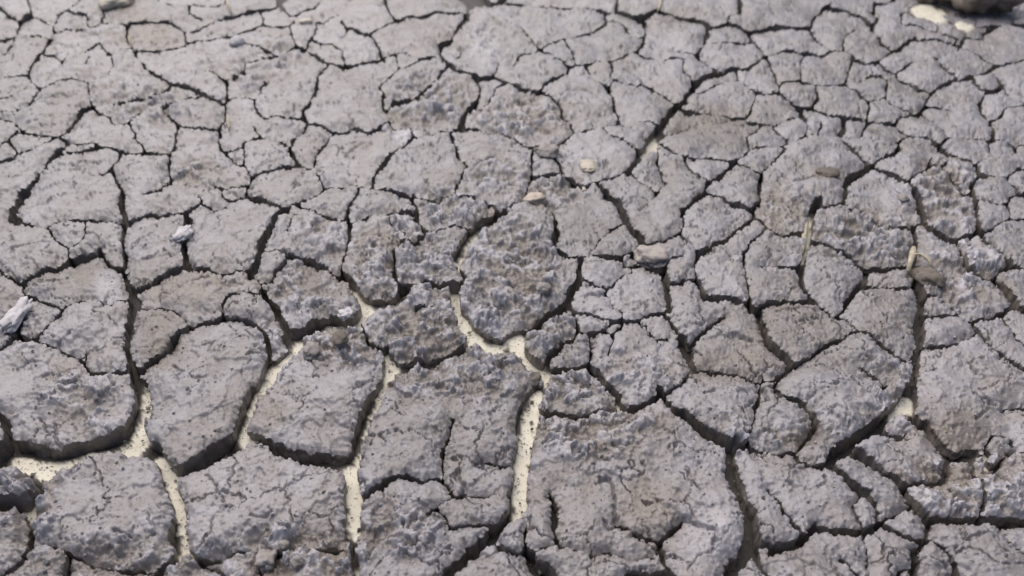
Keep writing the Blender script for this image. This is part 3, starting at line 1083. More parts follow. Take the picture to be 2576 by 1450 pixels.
# crumbly ground: angular broken chunks; the grey crust survives on the raised ones, paled to paint in highlights, brown inner mud shows between
def chunks(x, y, seed):
    """blocky fragments: each Voronoi cell is a tilted facet at its own height, falling off towards the cell border"""
    xi = np.floor(x); yi = np.floor(y); i = xi.astype(np.int32); j = yi.astype(np.int32)
    fx = (x - xi).astype(np.float32); fy = (y - yi).astype(np.float32)
    a = np.full(x.shape, 9.0, np.float32); b = a.copy(); r = np.zeros_like(a); tilt = np.zeros_like(a)
    for di in (-1, 0, 1):
        for dj in (-1, 0, 1):
            h = hsh(i + di, j + dj, seed)
            dx = di + R1[h] - fx; dy = dj + R2[h] - fy
            d = np.hypot(dx, dy); m = d < a
            b = np.where(m, a, np.minimum(b, d))
            r = np.where(m, R1[(h * 7 + 3) & 4095], r); tilt = np.where(m, dx * GX[(h * 5 + 1) & 4095] + dy * GY[(h * 5 + 1) & 4095], tilt)
            a = np.where(m, d, a)
    return np.clip((b - a) * 3.2, 0, 1), r, tilt
g1, r1, t1 = chunks(X0 * 62 + w1 * .6 + w3 * .22, Y0 * 62 + w2 * .6 + w4 * .22, 51)
g2, r2, t2 = chunks(X0 * 190 + w3 * .5, Y0 * 190 + w4 * .5, 57)
big = fbm(X0 * 50, Y0 * 50, 33, 3, 0.6)
c1 = sstep(0, 0.8, g1) * np.clip(r1 * 1.6 - 0.45, 0, 1) * (1 + 0.9 * t1)
c2 = sstep(0, 0.9, g2) * np.clip(r2 * 1.6 - 0.5, 0, 1) * (1 + 0.9 * t2)
hgt = 0.0052 * c1 + 0.0015 * c2 + 0.0046 * big + 0.0006 * fbm(X0 * 330, Y0 * 330, 39, 2)
Z += lump * (hgt - 0.0028)
crust = sstep(0.0012, 0.0034, hgt + 0.0010 * fbm(X0 * 140, Y0 * 140, 37, 3))
brown = np.clip(brown + lump * 0.8 * (1 - crust), 0, 1)
pale = np.clip(pale * (1 - 0.5 * lump * (1 - crust)) + lump * 0.72 * crust, 0, 1)
# scattered grains and pits everywhere
f3, r3 = worley(X0 * 330, Y0 * 330, 63)
Z += 0.0007 * np.sqrt(np.clip(1 - (f3 / 0.5) ** 2, 0, 1)) * (r3 > 0.72)
f4, r4 = worley(X0 * 150, Y0 * 150, 67)
Z -= 0.0011 * sstep(0.30, 0.12, f4) * (r4 > 0.88)
# flaked skin: thin layers with sharp ragged edges
fl = fbm(X0 * 11, Y0 * 11, 71, 2, 0.5) + 0.10 * fbm(X0 * 90, Y0 * 90, 73, 3, 0.6)
Z += 0.0013 * sstep(0.16, 0.175, fl) - 0.0012 * sstep(-0.24, -0.255, fl)
brown = np.clip(brown + 0.35 * sstep(-0.23, -0.26, fl), 0, 1)
# hair cracks that run partly across a plate
vx = X0 * 24 + 0.22 * w1 + 0.05 * w3; vy = Y0 * 24 + 0.22 * w2 + 0.05 * w4
def voronoi_edge(x, y, seed):
    xi = np.floor(x); yi = np.floor(y); i = xi.astype(np.int32); j = yi.astype(np.int32)
    fx = (x - xi).astype(np.float32); fy = (y - yi).astype(np.float32)
    a = np.full(x.shape, 9.0, np.float32); b = a.copy()
    for di in (-1, 0, 1):
        for dj in (-1, 0, 1):
            h = hsh(i + di, j + dj, seed)
            d = np.hypot(di + R1[h] - fx, dj + R2[h] - fy)
            b = np.minimum(b, np.maximum(a, d)); a = np.minimum(a, d)
    return b - a
ve = voronoi_edge(vx, vy, 77)
hm = np.maximum(sstep(-0.3, 0.05, fbm(X0 * 16, Y0 * 16, 81, 2)), at([(230, 230, 420, 300, 1), (2300, 300, 330, 260, .8)])) * (1 - lump)
Z -= 0.0052 * hm * sstep(0.024, 0.009, ve)
cw = np.clip(DC * SC, -0.003, 0.003)
Z -= 0.0042 * sstep(0.0007, -0.0007, cw)
# each plate lies a little differently
npl = plate.max() + 1
pid = plate
ry, rx, rz = rs.randn(npl) * 0.035, rs.randn(npl) * 0.035, rs.randn(npl) * 0.0010
cnt = np.maximum(np.bincount(pid.ravel(), minlength=npl), 1)
cxp = np.bincount(pid.ravel(), X0.ravel(), npl) / cnt; cyp = np.bincount(pid.ravel(), Y0.ravel(), npl) / cnt
fade_ = np.clip((0.95 - cyp) / 0.5, 0.25, 1); ry *= fade_; rx *= fade_; rz *= fade_ * 0.8      # far plates lie flatter
for sx_, sy_, dz_ in ((210, 1024, -0.0022), (116, 796, 0.0006), (532, 1028, -0.0015), (636, 782, -0.0010)):
    k_ = plate[int(sy_ / 2 + M), int(sx_ / 2 + M)]; ry[k_] = rx[k_] = 0; rz[k_] = dz_
Z += ((X0 - cxp[pid]) * ry[pid] + (Y0 - cyp[pid]) * rx[pid]).clip(-0.004, 0.004) + rz[pid]
npc = piece.max() + 1
Z += (rs.randn(npc) * 0.0004)[piece]
Z = Z.astype(np.float32)
TONE = (rs.rand(npl))[pid].astype(np.float32)

# ------------------------------------------------------------------ materials
def nodes(m):
    m.use_nodes = True; t = m.node_tree; t.nodes.clear()
    return t, (lambda k: t.nodes.new(k)), t.links.new
def mud_material(name, dark=1.0):
    m = bpy.data.materials.new(name); t, N, L = nodes(m)
    o = N("ShaderNodeOutputMaterial"); p = N("ShaderNodeBsdfPrincipled"); L(p.outputs[0], o.inputs[0])
    tc = N("ShaderNodeTexCoord"); at_ = N("ShaderNodeAttribute"); at_.attribute_name = "soil"
    sep = N("ShaderNodeSeparateColor"); L(at_.outputs["Color"], sep.inputs[0])
    def noise(scale, detail, rough=0.6):
        n = N("ShaderNodeTexNoise"); n.inputs["Scale"].default_value = scale; n.inputs["Detail"].default_value = detail
        n.inputs["Roughness"].default_value = rough; L(tc.outputs["Object"], n.inputs["Vector"]); return n
    def ramp(src, a, b, lo=0.0, hi=1.0):
        r = N("ShaderNodeMapRange"); r.inputs[1].default_value = a; r.inputs[2].default_value = b
        r.inputs[3].default_value = lo; r.inputs[4].default_value = hi; L(src, r.inputs[0]); return r.outputs[0]
    def math_(op, a, b):
        n = N("ShaderNodeMath"); n.operation = op
        for i, v in enumerate((a, b)):
            if isinstance(v, (int, float)): n.inputs[i].default_value = v
            else: L(v, n.inputs[i])
        return n.outputs[0]
    def mix(f, a, b):
        n = N("ShaderNodeMix"); n.data_type = 'RGBA'
        for i, v in ((0, f), (6, a), (7, b)):
            if isinstance(v, tuple): n.inputs[i].default_value = (*[c * dark for c in v], 1)
            elif isinstance(v, float): n.inputs[i].default_value = v
            else: L(v, n.inputs[i])
        return n.outputs[2]
    n1 = noise(38, 5); n2 = noise(150, 5, 0.7); n3 = noise(520, 3, 0.75)
    grey, brn, wht = (0.268, 0.257, 0.276), (0.150, 0.126, 0.102), (0.43, 0.42, 0.46)
    c = mix(ramp(n1.outputs[0], 0.42, 0.60), grey, (0.224, 0.206, 0.210))
    f = math_('ADD', math_('MULTIPLY', sep.outputs[0], 0.8), ramp(n2.outputs[0], 0.56, 0.74, 0, 0.45))
    f = math_('MINIMUM', f, 1.0)
    c = mix(f, c, brn)
    g = math_('MULTIPLY', sep.outputs[1], ramp(n2.outputs[0], 0.36, 0.56))
    c = mix(g, c, wht)  # pale crust and dust, lightened to paint highlights on raised lumps
    # dusty pale grains and dark specks
    c = mix(ramp(n3.outputs[0], 0.58, 0.72, 0, 0.5), c, (0.43, 0.42, 0.45))
    c = mix(ramp(n3.outputs[0], 0.42, 0.30, 0, 0.35), c, (0.13, 0.108, 0.09))
    hv = N("ShaderNodeHueSaturation"); L(c, hv.inputs["Color"]); L(ramp(sep.outputs[2], 0, 1, 0.90, 1.10), hv.inputs["Value"])
    L(hv.outputs[0], p.inputs["Base Color"])
    L(ramp(n2.outputs[0], 0.3, 0.7, 0.28, 0.50), p.inputs["Roughness"])
    p.inputs["Specular IOR Level"].default_value = 0.6
    b1 = N("ShaderNodeBump"); b1.inputs["Strength"].default_value = 0.7; b1.inputs["Distance"].default_value = 0.0012
    L(n2.outputs[0], b1.inputs["Height"])
    n4 = noise(420, 4, 0.7)
    b2 = N("ShaderNodeBump"); b2.inputs["Strength"].default_value = 0.7; b2.inputs["Distance"].default_value = 0.0006
    L(n4.outputs[0], b2.inputs["Height"]); L(b1.outputs[0], b2.inputs["Normal"])
    L(b2.outputs[0], p.inputs["Normal"])
    return m
MUD = mud_material("dried_mud")
def floor_material():
    m = bpy.data.materials.new("pale_floor_and_shaded_silt"); t, N, L = nodes(m)
    o = N("ShaderNodeOutputMaterial"); p = N("ShaderNodeBsdfPrincipled"); L(p.outputs[0], o.inputs[0])
    tc = N("ShaderNodeTexCoord"); a = N("ShaderNodeAttribute"); a.attribute_name = "soil"
    sep = N("ShaderNodeSeparateColor"); L(a.outputs["Color"], sep.inputs[0])
    def noise(s, d):
        n = N("ShaderNodeTexNoise"); n.inputs["Scale"].default_value = s; n.inputs["Detail"].default_value = d
        n.inputs["Roughness"].default_value = 0.65; L(tc.outputs["Object"], n.inputs["Vector"]); return n.outputs[0]
    def ramp(src, a_, b_, lo=0.0, hi=1.0):
        r = N("ShaderNodeMapRange"); r.inputs[1].default_value = a_; r.inputs[2].default_value = b_
        r.inputs[3].default_value = lo; r.inputs[4].default_value = hi; L(src, r.inputs[0]); return r.outputs[0]
    def mix(f, x, y):
        n = N("ShaderNodeMix"); n.data_type = 'RGBA'
        for i, v in ((0, f), (6, x), (7, y)):
            if isinstance(v, tuple): n.inputs[i].default_value = (*v, 1)
            else: L(v, n.inputs[i])
        return n.outputs[2]
    na, nb = noise(60, 5), noise(330, 4)
    mud = mix(ramp(na, .35, .65), (0.050, 0.044, 0.038), (0.028, 0.024, 0.021))  # silt, blackened so its colour adds shade inside the cracks
    cr = mix(ramp(na, .4, .7), (0.70, 0.67, 0.565), (0.60, 0.565, 0.46))
    cr = mix(ramp(nb, .56, .66, 0, .9), cr, (0.16, 0.14, 0.12))
    L(mix(sep.outputs[0], mud, cr), p.inputs["Base Color"])
    p.inputs["Roughness"].default_value = 0.7
    b = N("ShaderNodeBump"); b.inputs["Strength"].default_value = 0.5; b.inputs["Distance"].default_value = 0.001
    L(nb, b.inputs["Height"]); L(b.outputs[0], p.inputs["Normal"])
    return m
FLOOR_MAT = floor_material()
def plain(name, rgb, rgb2, scale, rough=0.6, bump=0.0006):
    m = bpy.data.materials.new(name); t, N, L = nodes(m)
    o = N("ShaderNodeOutputMaterial"); p = N("ShaderNodeBsdfPrincipled"); L(p.outputs[0], o.inputs[0])
    tc = N("ShaderNodeTexCoord"); n = N("ShaderNodeTexNoise"); n.inputs["Scale"].default_value = scale; n.inputs["Detail"].default_value = 5
    L(tc.outputs["Object"], n.inputs["Vector"])
    r = N("ShaderNodeMapRange"); r.inputs[1].default_value = .35; r.inputs[2].default_value = .65; L(n.outputs[0], r.inputs[0])
    x = N("ShaderNodeMix"); x.data_type = 'RGBA'; x.inputs[6].default_value = (*rgb, 1); x.inputs[7].default_value = (*rgb2, 1)
    L(r.outputs[0], x.inputs[0]); L(x.outputs[2], p.inputs["Base Color"]); p.inputs["Roughness"].default_value = rough
    b = N("ShaderNodeBump"); b.inputs["Distance"].default_value = bump; b.inputs["Strength"].default_value = .7
    L(n.outputs[0], b.inputs["Height"]); L(b.outputs[0], p.inputs["Normal"])
    return m

# ------------------------------------------------------------------ mesh helpers
def make_mesh(name, V, F, mat, soil=None, sharp=None):
    me = bpy.data.meshes.new(name)
    V = np.asarray(V, np.float32); F = np.asarray(F, np.int32)
    n = F.shape[1]
    me.vertices.add(len(V)); me.vertices.foreach_set("co", V.ravel())
    me.loops.add(F.size); me.loops.foreach_set("vertex_index", F.ravel())
    me.polygons.add(len(F)); me.polygons.foreach_set("loop_start", np.arange(0, F.size, n, dtype=np.int32))
    me.update(calc_edges=True)
    me.polygons.foreach_set("use_smooth", np.ones(len(F), bool))
    if soil is not None:
        a = me.attributes.new("soil", 'FLOAT_COLOR', 'POINT')
        c = np.ones((len(V), 4), np.float32); c[:, :3] = soil; a.data.foreach_set("color", c.ravel())
    if sharp is not None:
        ev = np.empty(len(me.edges) * 2, np.int32); me.edges.foreach_get("vertices", ev); ev = ev.reshape(-1, 2)
        a = me.attributes.new("sharp_edge", 'BOOLEAN', 'EDGE')
        a.data.foreach_set("value", sharp[ev[:, 0]] & sharp[ev[:, 1]])
    me.materials.append(mat)
    return me
def link(name, data, loc=(0, 0, 0), parent=None):
    o = bpy.data.objects.new(name, data); COL.objects.link(o); o.location = loc
    if parent is not None: o.parent = parent
    return o
def tag(o, label=None, cat=None, group=None, kind=None):
    if label: o["label"] = label
    if cat: o["category"] = cat
    if group: o["group"] = group
    if kind: o["kind"] = kind
    return o

# ------------------------------------------------------------------ mud plates
gyD, gxD = np.gradient(DAB)
gl = np.maximum(np.hypot(gxD, gyD), 0.25)
# a vertex on the rim slides out to the true edge of its crack
def build_piece(idx, i0, i1, j0, j1):
    sub = piece[i0:i1, j0:j1] == idx
    qd = sub[:-1, :-1] & sub[1:, :-1] & sub[:-1, 1:] & sub[1:, 1:]
    if qd.sum() < 12: return None
    used = np.zeros(sub.shape, bool)
    used[:-1, :-1] |= qd; used[1:, :-1] |= qd; used[:-1, 1:] |= qd; used[1:, 1:] |= qd
    vid = np.full(sub.shape, -1, np.int32); vid[used] = np.arange(used.sum())
    ii, jj = np.nonzero(qd)
    a = vid[ii, jj]; b = vid[ii, jj + 1]; c = vid[ii + 1, jj + 1]; d = vid[ii + 1, jj]
    F = np.stack([a, d, c, b], 1)                       # survey rows run towards the camera
    E = np.concatenate([F[:, [0, 1]], F[:, [1, 2]], F[:, [2, 3]], F[:, [3, 0]]])
    key = E[:, 0].astype(np.int64) * (1 << 32) + E[:, 1]; rev = E[:, 1].astype(np.int64) * (1 << 32) + E[:, 0]
    BE = E[~np.isin(key, rev)]
    rim = np.zeros(used.sum(), bool); rim[BE.ravel()] = True
    ui, uj = np.nonzero(used); gi, gj = ui + i0, uj + j0
    px, py = PX[gi, gj].copy(), PY[gi, gj].copy()
    nx_, ny_ = -gxD[gi, gj] / gl[gi, gj], -gyD[gi, gj] / gl[gi, gj]
    mv = np.clip(DAB[gi, gj] - 0.05, 0, 1.5) * rim
    px += nx_ * mv; py += ny_ * mv
    x, y, sc = ground_xy(px, py)
    z = Z[gi, gj]
    V = np.stack([x, y, z], 1)
    soil = np.stack([brown[gi, gj], pale[gi, gj], TONE[gi, gj]], 1)
    # broken side faces down to the floor
    bv = np.nonzero(rim)[0]; nb = len(bv); loc = np.full(len(V), -1, np.int32); loc[bv] = np.arange(nb)
    bx, by, bz = V[bv].T; ox, oy = nx_[bv], -ny_[bv]
    room = np.clip(-0.0002 + 0.004 * 0 + 0.0012 + 0 * bx, 0, 0.002)
    rings = []
    prev = bv
    FW = []
    base = len(V)
    levels = (0.08, 0.22, 0.42, 0.68, 1.0, 1.55)
    li, lj = loc[BE[:, 0]], loc[BE[:, 1]]
    def relax(v, n):
        for _ in range(n):
            acc = np.bincount(li, v[lj], nb) + np.bincount(lj, v[li], nb); c_ = np.bincount(li, minlength=nb) + np.bincount(lj, minlength=nb)
            v = 0.4 * v + 0.6 * acc / np.maximum(c_, 1)
        return v
    bx0, by0 = bx, by
    for k, fr in enumerate(levels):
        bx, by = relax(bx, 1 + k), relax(by, 1 + k)
        n = perlin(bx * 70 + 0.5 * k, by * 70 + 0.8 * k, 90) * 0.0016 + perlin(bx * 200 + 5 * k, by * 200 + 9 * k, 95 + k) * 0.0014
        n = relax(n, 2)
        off = room * (0.1 + 0.6 * fr) + n * (0.2 + 0.8 * fr)
        zz = bz + (FLOOR - bz) * fr + perlin(bx * 150, by * 150, 99 + k) * 0.0012 * (k < 5)
        rings.append(np.stack([bx + ox * off, by + oy * off, zz], 1))
        cur = base + k * nb
        p = prev
        A0, B0 = BE[:, 0], BE[:, 1]
        if k == 0: FW.append(np.stack([B0, A0, cur + loc[A0], cur + loc[B0]], 1))
        else: FW.append(np.stack([p + loc[B0], p + loc[A0], cur + loc[A0], cur + loc[B0]], 1))
        prev = cur
    V = np.concatenate([V] + rings); F = np.concatenate([F] + FW)
    soil = np.concatenate([soil] + [np.stack([np.clip(soil[bv, 0] + 0.8, 0, 1), soil[bv, 1] * 0.1, soil[bv, 2]], 1)] * len(levels))
    sharp = np.zeros(len(V), bool); sharp[bv] = True
    return V, F, soil, sharp

def boxes(lab, n):
    i, j = np.nonzero(lab); l = lab[i, j]
    big = 10 ** 6
    bb = np.stack([np.full(n, big), np.full(n, -1), np.full(n, big), np.full(n, -1)], 1)
    np.minimum.at(bb[:, 0], l, i); np.maximum.at(bb[:, 1], l, i); np.minimum.at(bb[:, 2], l, j); np.maximum.at(bb[:, 3], l, j)
    return bb
bb = boxes(piece, npc)
owner = {}
pc_i, pc_j = np.nonzero(piece)
for p_, q_ in set(zip(piece[pc_i, pc_j].tolist(), plate[pc_i, pc_j].tolist())):
    owner.setdefault(q_, []).append(p_)
inframe = (PX >= 0) & (PX <= W) & (PY >= 0) & (PY <= H)
seen = np.bincount(plate[inframe], minlength=npl)

def label_of(i):
    return PLATE_LABELS.get(i)
NAMED = {}
for (lx, ly), txt in LABELS:
    i = plate[int(round(ly / 2 + M)), int(round(lx / 2 + M))]
    if i: NAMED[i] = txt
UNNAMED = []
TRIS = 0
for q_ in sorted(owner):
    if q_ == 0 or seen[q_] < 25: continue
    built = []
    for p_ in sorted(owner[q_]):
        i0, i1, j0, j1 = bb[p_]
        r = build_piece(p_, i0, i1 + 1, j0, j1 + 1)
        if r is not None: built.append(r)
    if not built: continue
    org = np.array([cxp[q_], cyp[q_], FLOOR])
    one = len(built) == 1
    if one:
        V, F, soil, sharp = built[0]; TRIS += 2 * len(F)
        root = link("mud_plate", make_mesh("mud_plate", V - org, F, MUD, soil, sharp), org)
    else:
        root = link("mud_plate", None, org); root.empty_display_size = 0.02
        most = max(len(b_[1]) for b_ in built)
        for V, F, soil, sharp in built:
            TRIS += 2 * len(F)
            part = "mud_fragment" if len(F) > 0.3 * most else "mud_chip"      # broken-off chips are the small ones
            link(part, make_mesh(part, V - org, F, MUD, soil, sharp), (0, 0, 0), root)
    i = np.nonzero((plate == q_) & inframe)
    lab = NAMED.get(q_)
    if not lab:
        UNNAMED.append((int(PX[i].mean() * 2), int(PY[i].mean() * 2), len(i[0])))
        lab = "tiny grey sliver of mud jammed in a crack"
    tag(root, lab, "mud plate", "plates of dried cracked mud")
print("triangles", TRIS, "plates", len(owner), "unnamed", len(UNNAMED))
# ------------------------------------------------------------------ ground under and around the plates
def ground():
    st = 3.0
    ax = np.arange(-M + 2, W + M - 1, st); ay = np.arange(-M + 2, H + M - 1, st)
    P, Q = np.meshgrid(ax, ay); ny, nx = P.shape
    x, y, sc = ground_xy(P, Q)
    # silt, darkened as painted shade, lies in the cracks except where the pale floor is bare
    cd = cream_at(P, Q)
    n = fbm(x * 70, y * 70, 121, 3)
    n2 = fbm(x * 210, y * 210, 130, 3)
    cr = sstep(9.5, 8.0, cd + n * 4.0 + n2 * 2.6)
    z = FLOOR + 0.0012 + (1 - cr) * (0.0006 + 0.0014 * np.maximum(n, 0) + 0.0010 * n2) - 0.0055 * sstep(10, 20, cd)
    z = z + 0.0095 * sstep(17, 12, np.minimum(np.hypot((P - 928) / 1.6, Q - 14), np.hypot((P - 966) / 1.2, Q - 24) + 5))
    V = np.stack([x, y, z], -1).reshape(-1, 3); soil = np.stack([cr, cr * 0, cr * 0], -1).reshape(-1, 3)
    vid = np.arange(ny * nx).reshape(ny, nx)
    F = [np.stack([vid[:-1, :-1], vid[1:, :-1], vid[1:, 1:], vid[:-1, 1:]], -1).reshape(-1, 4)]
    loop = np.concatenate([vid[0, :-1], vid[:-1, -1], vid[-1, :0:-1], vid[:0:-1, 0]])
    c = V[loop].mean(0); c[2] = 0
    prev = loop; base = len(V); rows = [V]; so = [soil]
    src = V[loop]
    ks = [1.004] + [1.008 + 0.0042 * i for i in range(70)] + [1.33, 1.4, 1.5, 1.65, 1.9, 2.4, 3.2, 5, 9, 20, 60]
    for k in ks:
        xy = c[:2] + (src[:, :2] - c[:2]) * k
        if k == 1.004: zz = np.full(len(src), -0.004)
        else:
            xx, yy = xy[:, 0].astype(np.float32), xy[:, 1].astype(np.float32)
            zz = -0.002 + 0.0042 * fbm(xx * 18, yy * 18, 41, 2) + 0.0016 * fbm(xx * 80, yy * 80, 44, 3)
            wx_, wy_ = xx * 13 + 0.25 * fbm(xx * 40, yy * 40, 150, 2), yy * 13 + 0.25 * fbm(xx * 40, yy * 40, 155, 2)
            zz = zz - 0.014 * sstep(0.09, 0.04, voronoi_edge(wx_, wy_, 140))
        rows.append(np.stack([xy[:, 0], xy[:, 1], zz], 1)); so.append(np.zeros((len(src), 3)))
        cur = np.arange(len(src)) + base; base += len(src)
        a, b = prev, np.roll(prev, -1); d, e_ = cur, np.roll(cur, -1)
        F.append(np.stack([a, b, e_, d], 1)); prev = cur
    me = make_mesh("ground", np.concatenate(rows), np.concatenate(F), FLOOR_MAT, np.concatenate(so))
    inner = len(F[0]); me.materials.append(MUD)
    mi = np.zeros(len(me.polygons), np.int32); mi[inner + len(loop):] = 1
    me.polygons.foreach_set("material_index", mi)
    tag(link("ground", me), kind="structure")
ground()

# ------------------------------------------------------------------ loose stones, clods, straws, crumbs
from mathutils import noise as mnoise
K = 1024 / 2576
def spot(x, y):
    """survey point (2576-wide frame) -> ground point with the height of what lies there, and metres per survey unit"""
    px, py = x * K, y * K
    gxw, gyw, sc = ground_xy(px, py)
    i = int(np.clip(round((py + M) / S), 0, NY - 1)); j = int(np.clip(round((px + M) / S), 0, NX - 1))
    z = float(Z[i, j]) if piece[i, j] else FLOOR + 0.004
    return float(gxw), float(gyw), z, float(sc) * K
PALE_CLOD = plain("pale_clay", (0.60, 0.58, 0.61), (0.45, 0.43, 0.44), 220, 0.7, 0.001)
GREY_CLOD = plain("grey_clay", (0.32, 0.30, 0.295), (0.20, 0.175, 0.155), 160, 0.7, 0.001)
BROWN_CLOD = plain("brown_clay", (0.165, 0.140, 0.118), (0.105, 0.09, 0.076), 150, 0.75, 0.001)
TAN_STONE = plain("tan_stone", (0.48, 0.41, 0.34), (0.40, 0.335, 0.275), 90, 0.45, 0.0002)
PINK_STONE = plain("pinkish_tan_stone", (0.39, 0.345, 0.32), (0.30, 0.265, 0.25), 120, 0.55, 0.0004)
CREAM_STONE = plain("cream_stone", (0.52, 0.47, 0.38), (0.42, 0.37, 0.30), 120, 0.5, 0.0004)
DARK_ROCK = plain("dark_rock", (0.24, 0.20, 0.165), (0.07, 0.06, 0.05), 70, 0.75, 0.004)
STRAW = plain("dry_straw", (0.52, 0.46, 0.34), (0.30, 0.26, 0.19), 200, 0.55, 0.0002)
def clod(name, x, y, w, d, hgt, mat, seed, label, cat, group=None, rough=0.28, blocky=0.0, turn=0.0, sink=0.3, z=None):
    cx, cy, cz, u = spot(x, y)
    import bmesh
    bm = bmesh.new(); bmesh.ops.create_icosphere(bm, subdivisions=4, radius=1.0)
    off = Vector((seed * 3.7, seed * 1.3, seed * 7.1))
    for v in bm.verts:
        p = v.co.copy()
        if blocky:
            m = max(abs(p.x), abs(p.y), abs(p.z)); p = p.lerp(p / m * 0.85, blocky)
        n = mnoise.fractal(p * 1.3 + off, 1.0, 2.0, 4) * rough + mnoise.noise(p * 5 + off) * rough * 0.28
        v.co = p * (1 + n)
        if v.co.z < -0.55: v.co.z = -0.55 + (v.co.z + 0.55) * 0.2
    a, b, c = w * u / 2, d * u / 2, hgt * u / 2
    bmesh.ops.scale(bm, vec=(a, b, c), verts=bm.verts)
    me = bpy.data.meshes.new(name); bm.to_mesh(me); bm.free()
    for f in me.polygons: f.use_smooth = True
    me.materials.append(mat)
    o = link(name, me, (cx, cy, (cz if z is None else z) + c * (0.55 - sink)))
    o.rotation_euler = (0, 0, turn)
    return tag(o, label, cat, group)
def straw(name, pts, r, label, cat="straw", lift=0.002):
    P = []
    for x, y, dz in pts:
        a, b, c, u = spot(x, y); P.append((Vector((a, b, max(c, -0.004) + dz + lift)), u))
    o0 = P[0][0]; V = []; F = []
    for k, (p, u) in enumerate(P):
        t = (P[min(k + 1, len(P) - 1)][0] - P[max(k - 1, 0)][0]).normalized()
        s = t.cross(Vector((0, 0, 1))).normalized(); n = s.cross(t)
        rr = r[k] * u
        for q_ in range(8):
            g = q_ / 8 * 2 * math.pi
            V.append(p - o0 + s * math.cos(g) * rr + n * math.sin(g) * rr * 0.6)
    for k in range(len(P) - 1):
        for q_ in range(8):
            F.append((k * 8 + q_, k * 8 + (q_ + 1) % 8, k * 8 + 8 + (q_ + 1) % 8, k * 8 + 8 + q_))
    me = bpy.data.meshes.new(name)
    n = len(P) - 1
    me.from_pydata([v[:] for v in V], [], F + [tuple(range(7, -1, -1)), tuple(n * 8 + q_ for q_ in range(8))]); me.update()
    for f in me.polygons: f.use_smooth = True
    me.materials.append(STRAW)
    return tag(link(name, me, o0), label, cat)

clod("pebble", 1347, 497, 56, 44, 28, TAN_STONE, 3, "smooth tan pebble lying in the crack just above the big lumpy centre plate", "pebble", rough=0.24, blocky=0.2, turn=0.25, sink=0.25, z=-0.004)
clod("stone_chip", 1480, 416, 40, 62, 14, CREAM_STONE, 5, "angular cream stone chip lying on a plate above the tan pebble", "stone chip", rough=0.25, blocky=0.6, sink=0.2)
clod("stone", 1640, 637, 86, 74, 44, PINK_STONE, 8, "pinkish tan flat stone set in the crack between small plates", "stone", rough=0.42, blocky=0.15, turn=-0.2, sink=0.4, z=-0.006)
clod("mud_clod", 459, 588, 42, 70, 24, PALE_CLOD, 11, "whitish crumbly clod bridging a short upright crack", "mud clod", rough=0.42, sink=0.2)
clod("mud_clod", 46, 800, 42, 120, 28, PALE_CLOD, 14, "tall whitish crumbly clod standing by the edge beside a dark crack", "mud clod", rough=0.4, blocky=0.3, sink=0.1)
clod("mud_clod", 2338, 697, 70, 88, 44, BROWN_CLOD, 17, "dark brown clod under the pale forked root", "mud clod", rough=0.34, sink=0.25, z=-0.004)
clod("mud_clod", 2082, 440, 58, 46, 16, BROWN_CLOD, 20, "flat brown clod resting on a wide grey plate", "mud clod", rough=0.25, blocky=0.4, sink=0.1)
clod("rock", 2446, 12, 175, 175, 105, DARK_ROCK, 23, "big dark brown rock beside the bright bare floor at the far edge", "rock", rough=0.55, blocky=0.25, sink=0.05, z=-0.002)
clod("rock", 2326, -8, 60, 90, 60, DARK_ROCK, 26, "small dark block of rock just behind the bright bare floor", "rock", rough=0.2, blocky=0.7, sink=0.05, z=-0.002)
clod("stone", 296, 10, 76, 100, 36, CREAM_STONE, 29, "pale rounded pinkish stone at the far edge", "stone", rough=0.2, sink=0.2)
clod("stone", 786, 890, 42, 62, 38, GREY_CLOD, 32, "grey angular stone in the brown hollow of a broken plate", "stone", rough=0.38, blocky=0.5, sink=0.25)
clod("mud_clod", 860, 872, 38, 50, 22, BROWN_CLOD, 33, "small tan brown clod in the brown hollow of a broken plate", "mud clod", rough=0.25, sink=0.1)
clod("mud_clod", 668, 1398, 46, 52, 34, GREY_CLOD, 35, "largest grey clod among the three at the near edge", "mud clod", rough=0.5, blocky=0.4, sink=0.1)
clod("mud_clod", 712, 1374, 28, 30, 22, GREY_CLOD, 38, "small round grey clod next to the largest clod by the near edge", "mud clod", rough=0.3, sink=0.1)
clod("mud_clod", 752, 1420, 34, 34, 26, GREY_CLOD, 41, "grey clod at the near edge right of the largest clod there", "mud clod", rough=0.35, sink=0.1)
clod("stone_chip", 1915, 317, 18, 20, 10, CREAM_STONE, 44, "tiny cream chip on the rim of a brown tinted plate", "stone chip", rough=0.25, blocky=0.5, sink=0.1)
clod("stone_chip", 1470, 468, 10, 20, 10, CREAM_STONE, 47, "tiny bright white chip in a crack between the tan pebble and the cream stone chip", "stone chip", rough=0.25, blocky=0.5, sink=0.1)
clod("stone_chip", 770, 55, 36, 30, 12, CREAM_STONE, 50, "long pale chip lying on a far plate", "stone chip", rough=0.2, blocky=0.4, turn=0.4, sink=0.1)
clod("pebble", 598, 114, 36, 46, 26, PALE_CLOD, 53, "round whitish pebble on a far plate next to a straw", "pebble", rough=0.15, sink=0.2)
clod("mud_clod", 1368, 738, 38, 36, 26, GREY_CLOD, 71, "rounded grey clod on the right part of the big lumpy centre plate", "mud clod", rough=0.25, sink=0.2)
clod("mud_clod", 1340, 935, 46, 50, 26, BROWN_CLOD, 74, "dark brown clod in the bare floor crack below the lumpy centre plate", "mud clod", rough=0.4, sink=0.2, z=FLOOR + 0.004)
clod("mud_clod", 870, 795, 40, 40, 22, PALE_CLOD, 77, "whitish crumbly clod beside the fork of bare pale floor", "mud clod", rough=0.45, sink=0.25)
clod("mud_clod", 2270, 500, 26, 34, 14, GREY_CLOD, 83, "small grey crumb of mud on a rim by a wide dark crack", "mud clod", rough=0.35, sink=0.1)
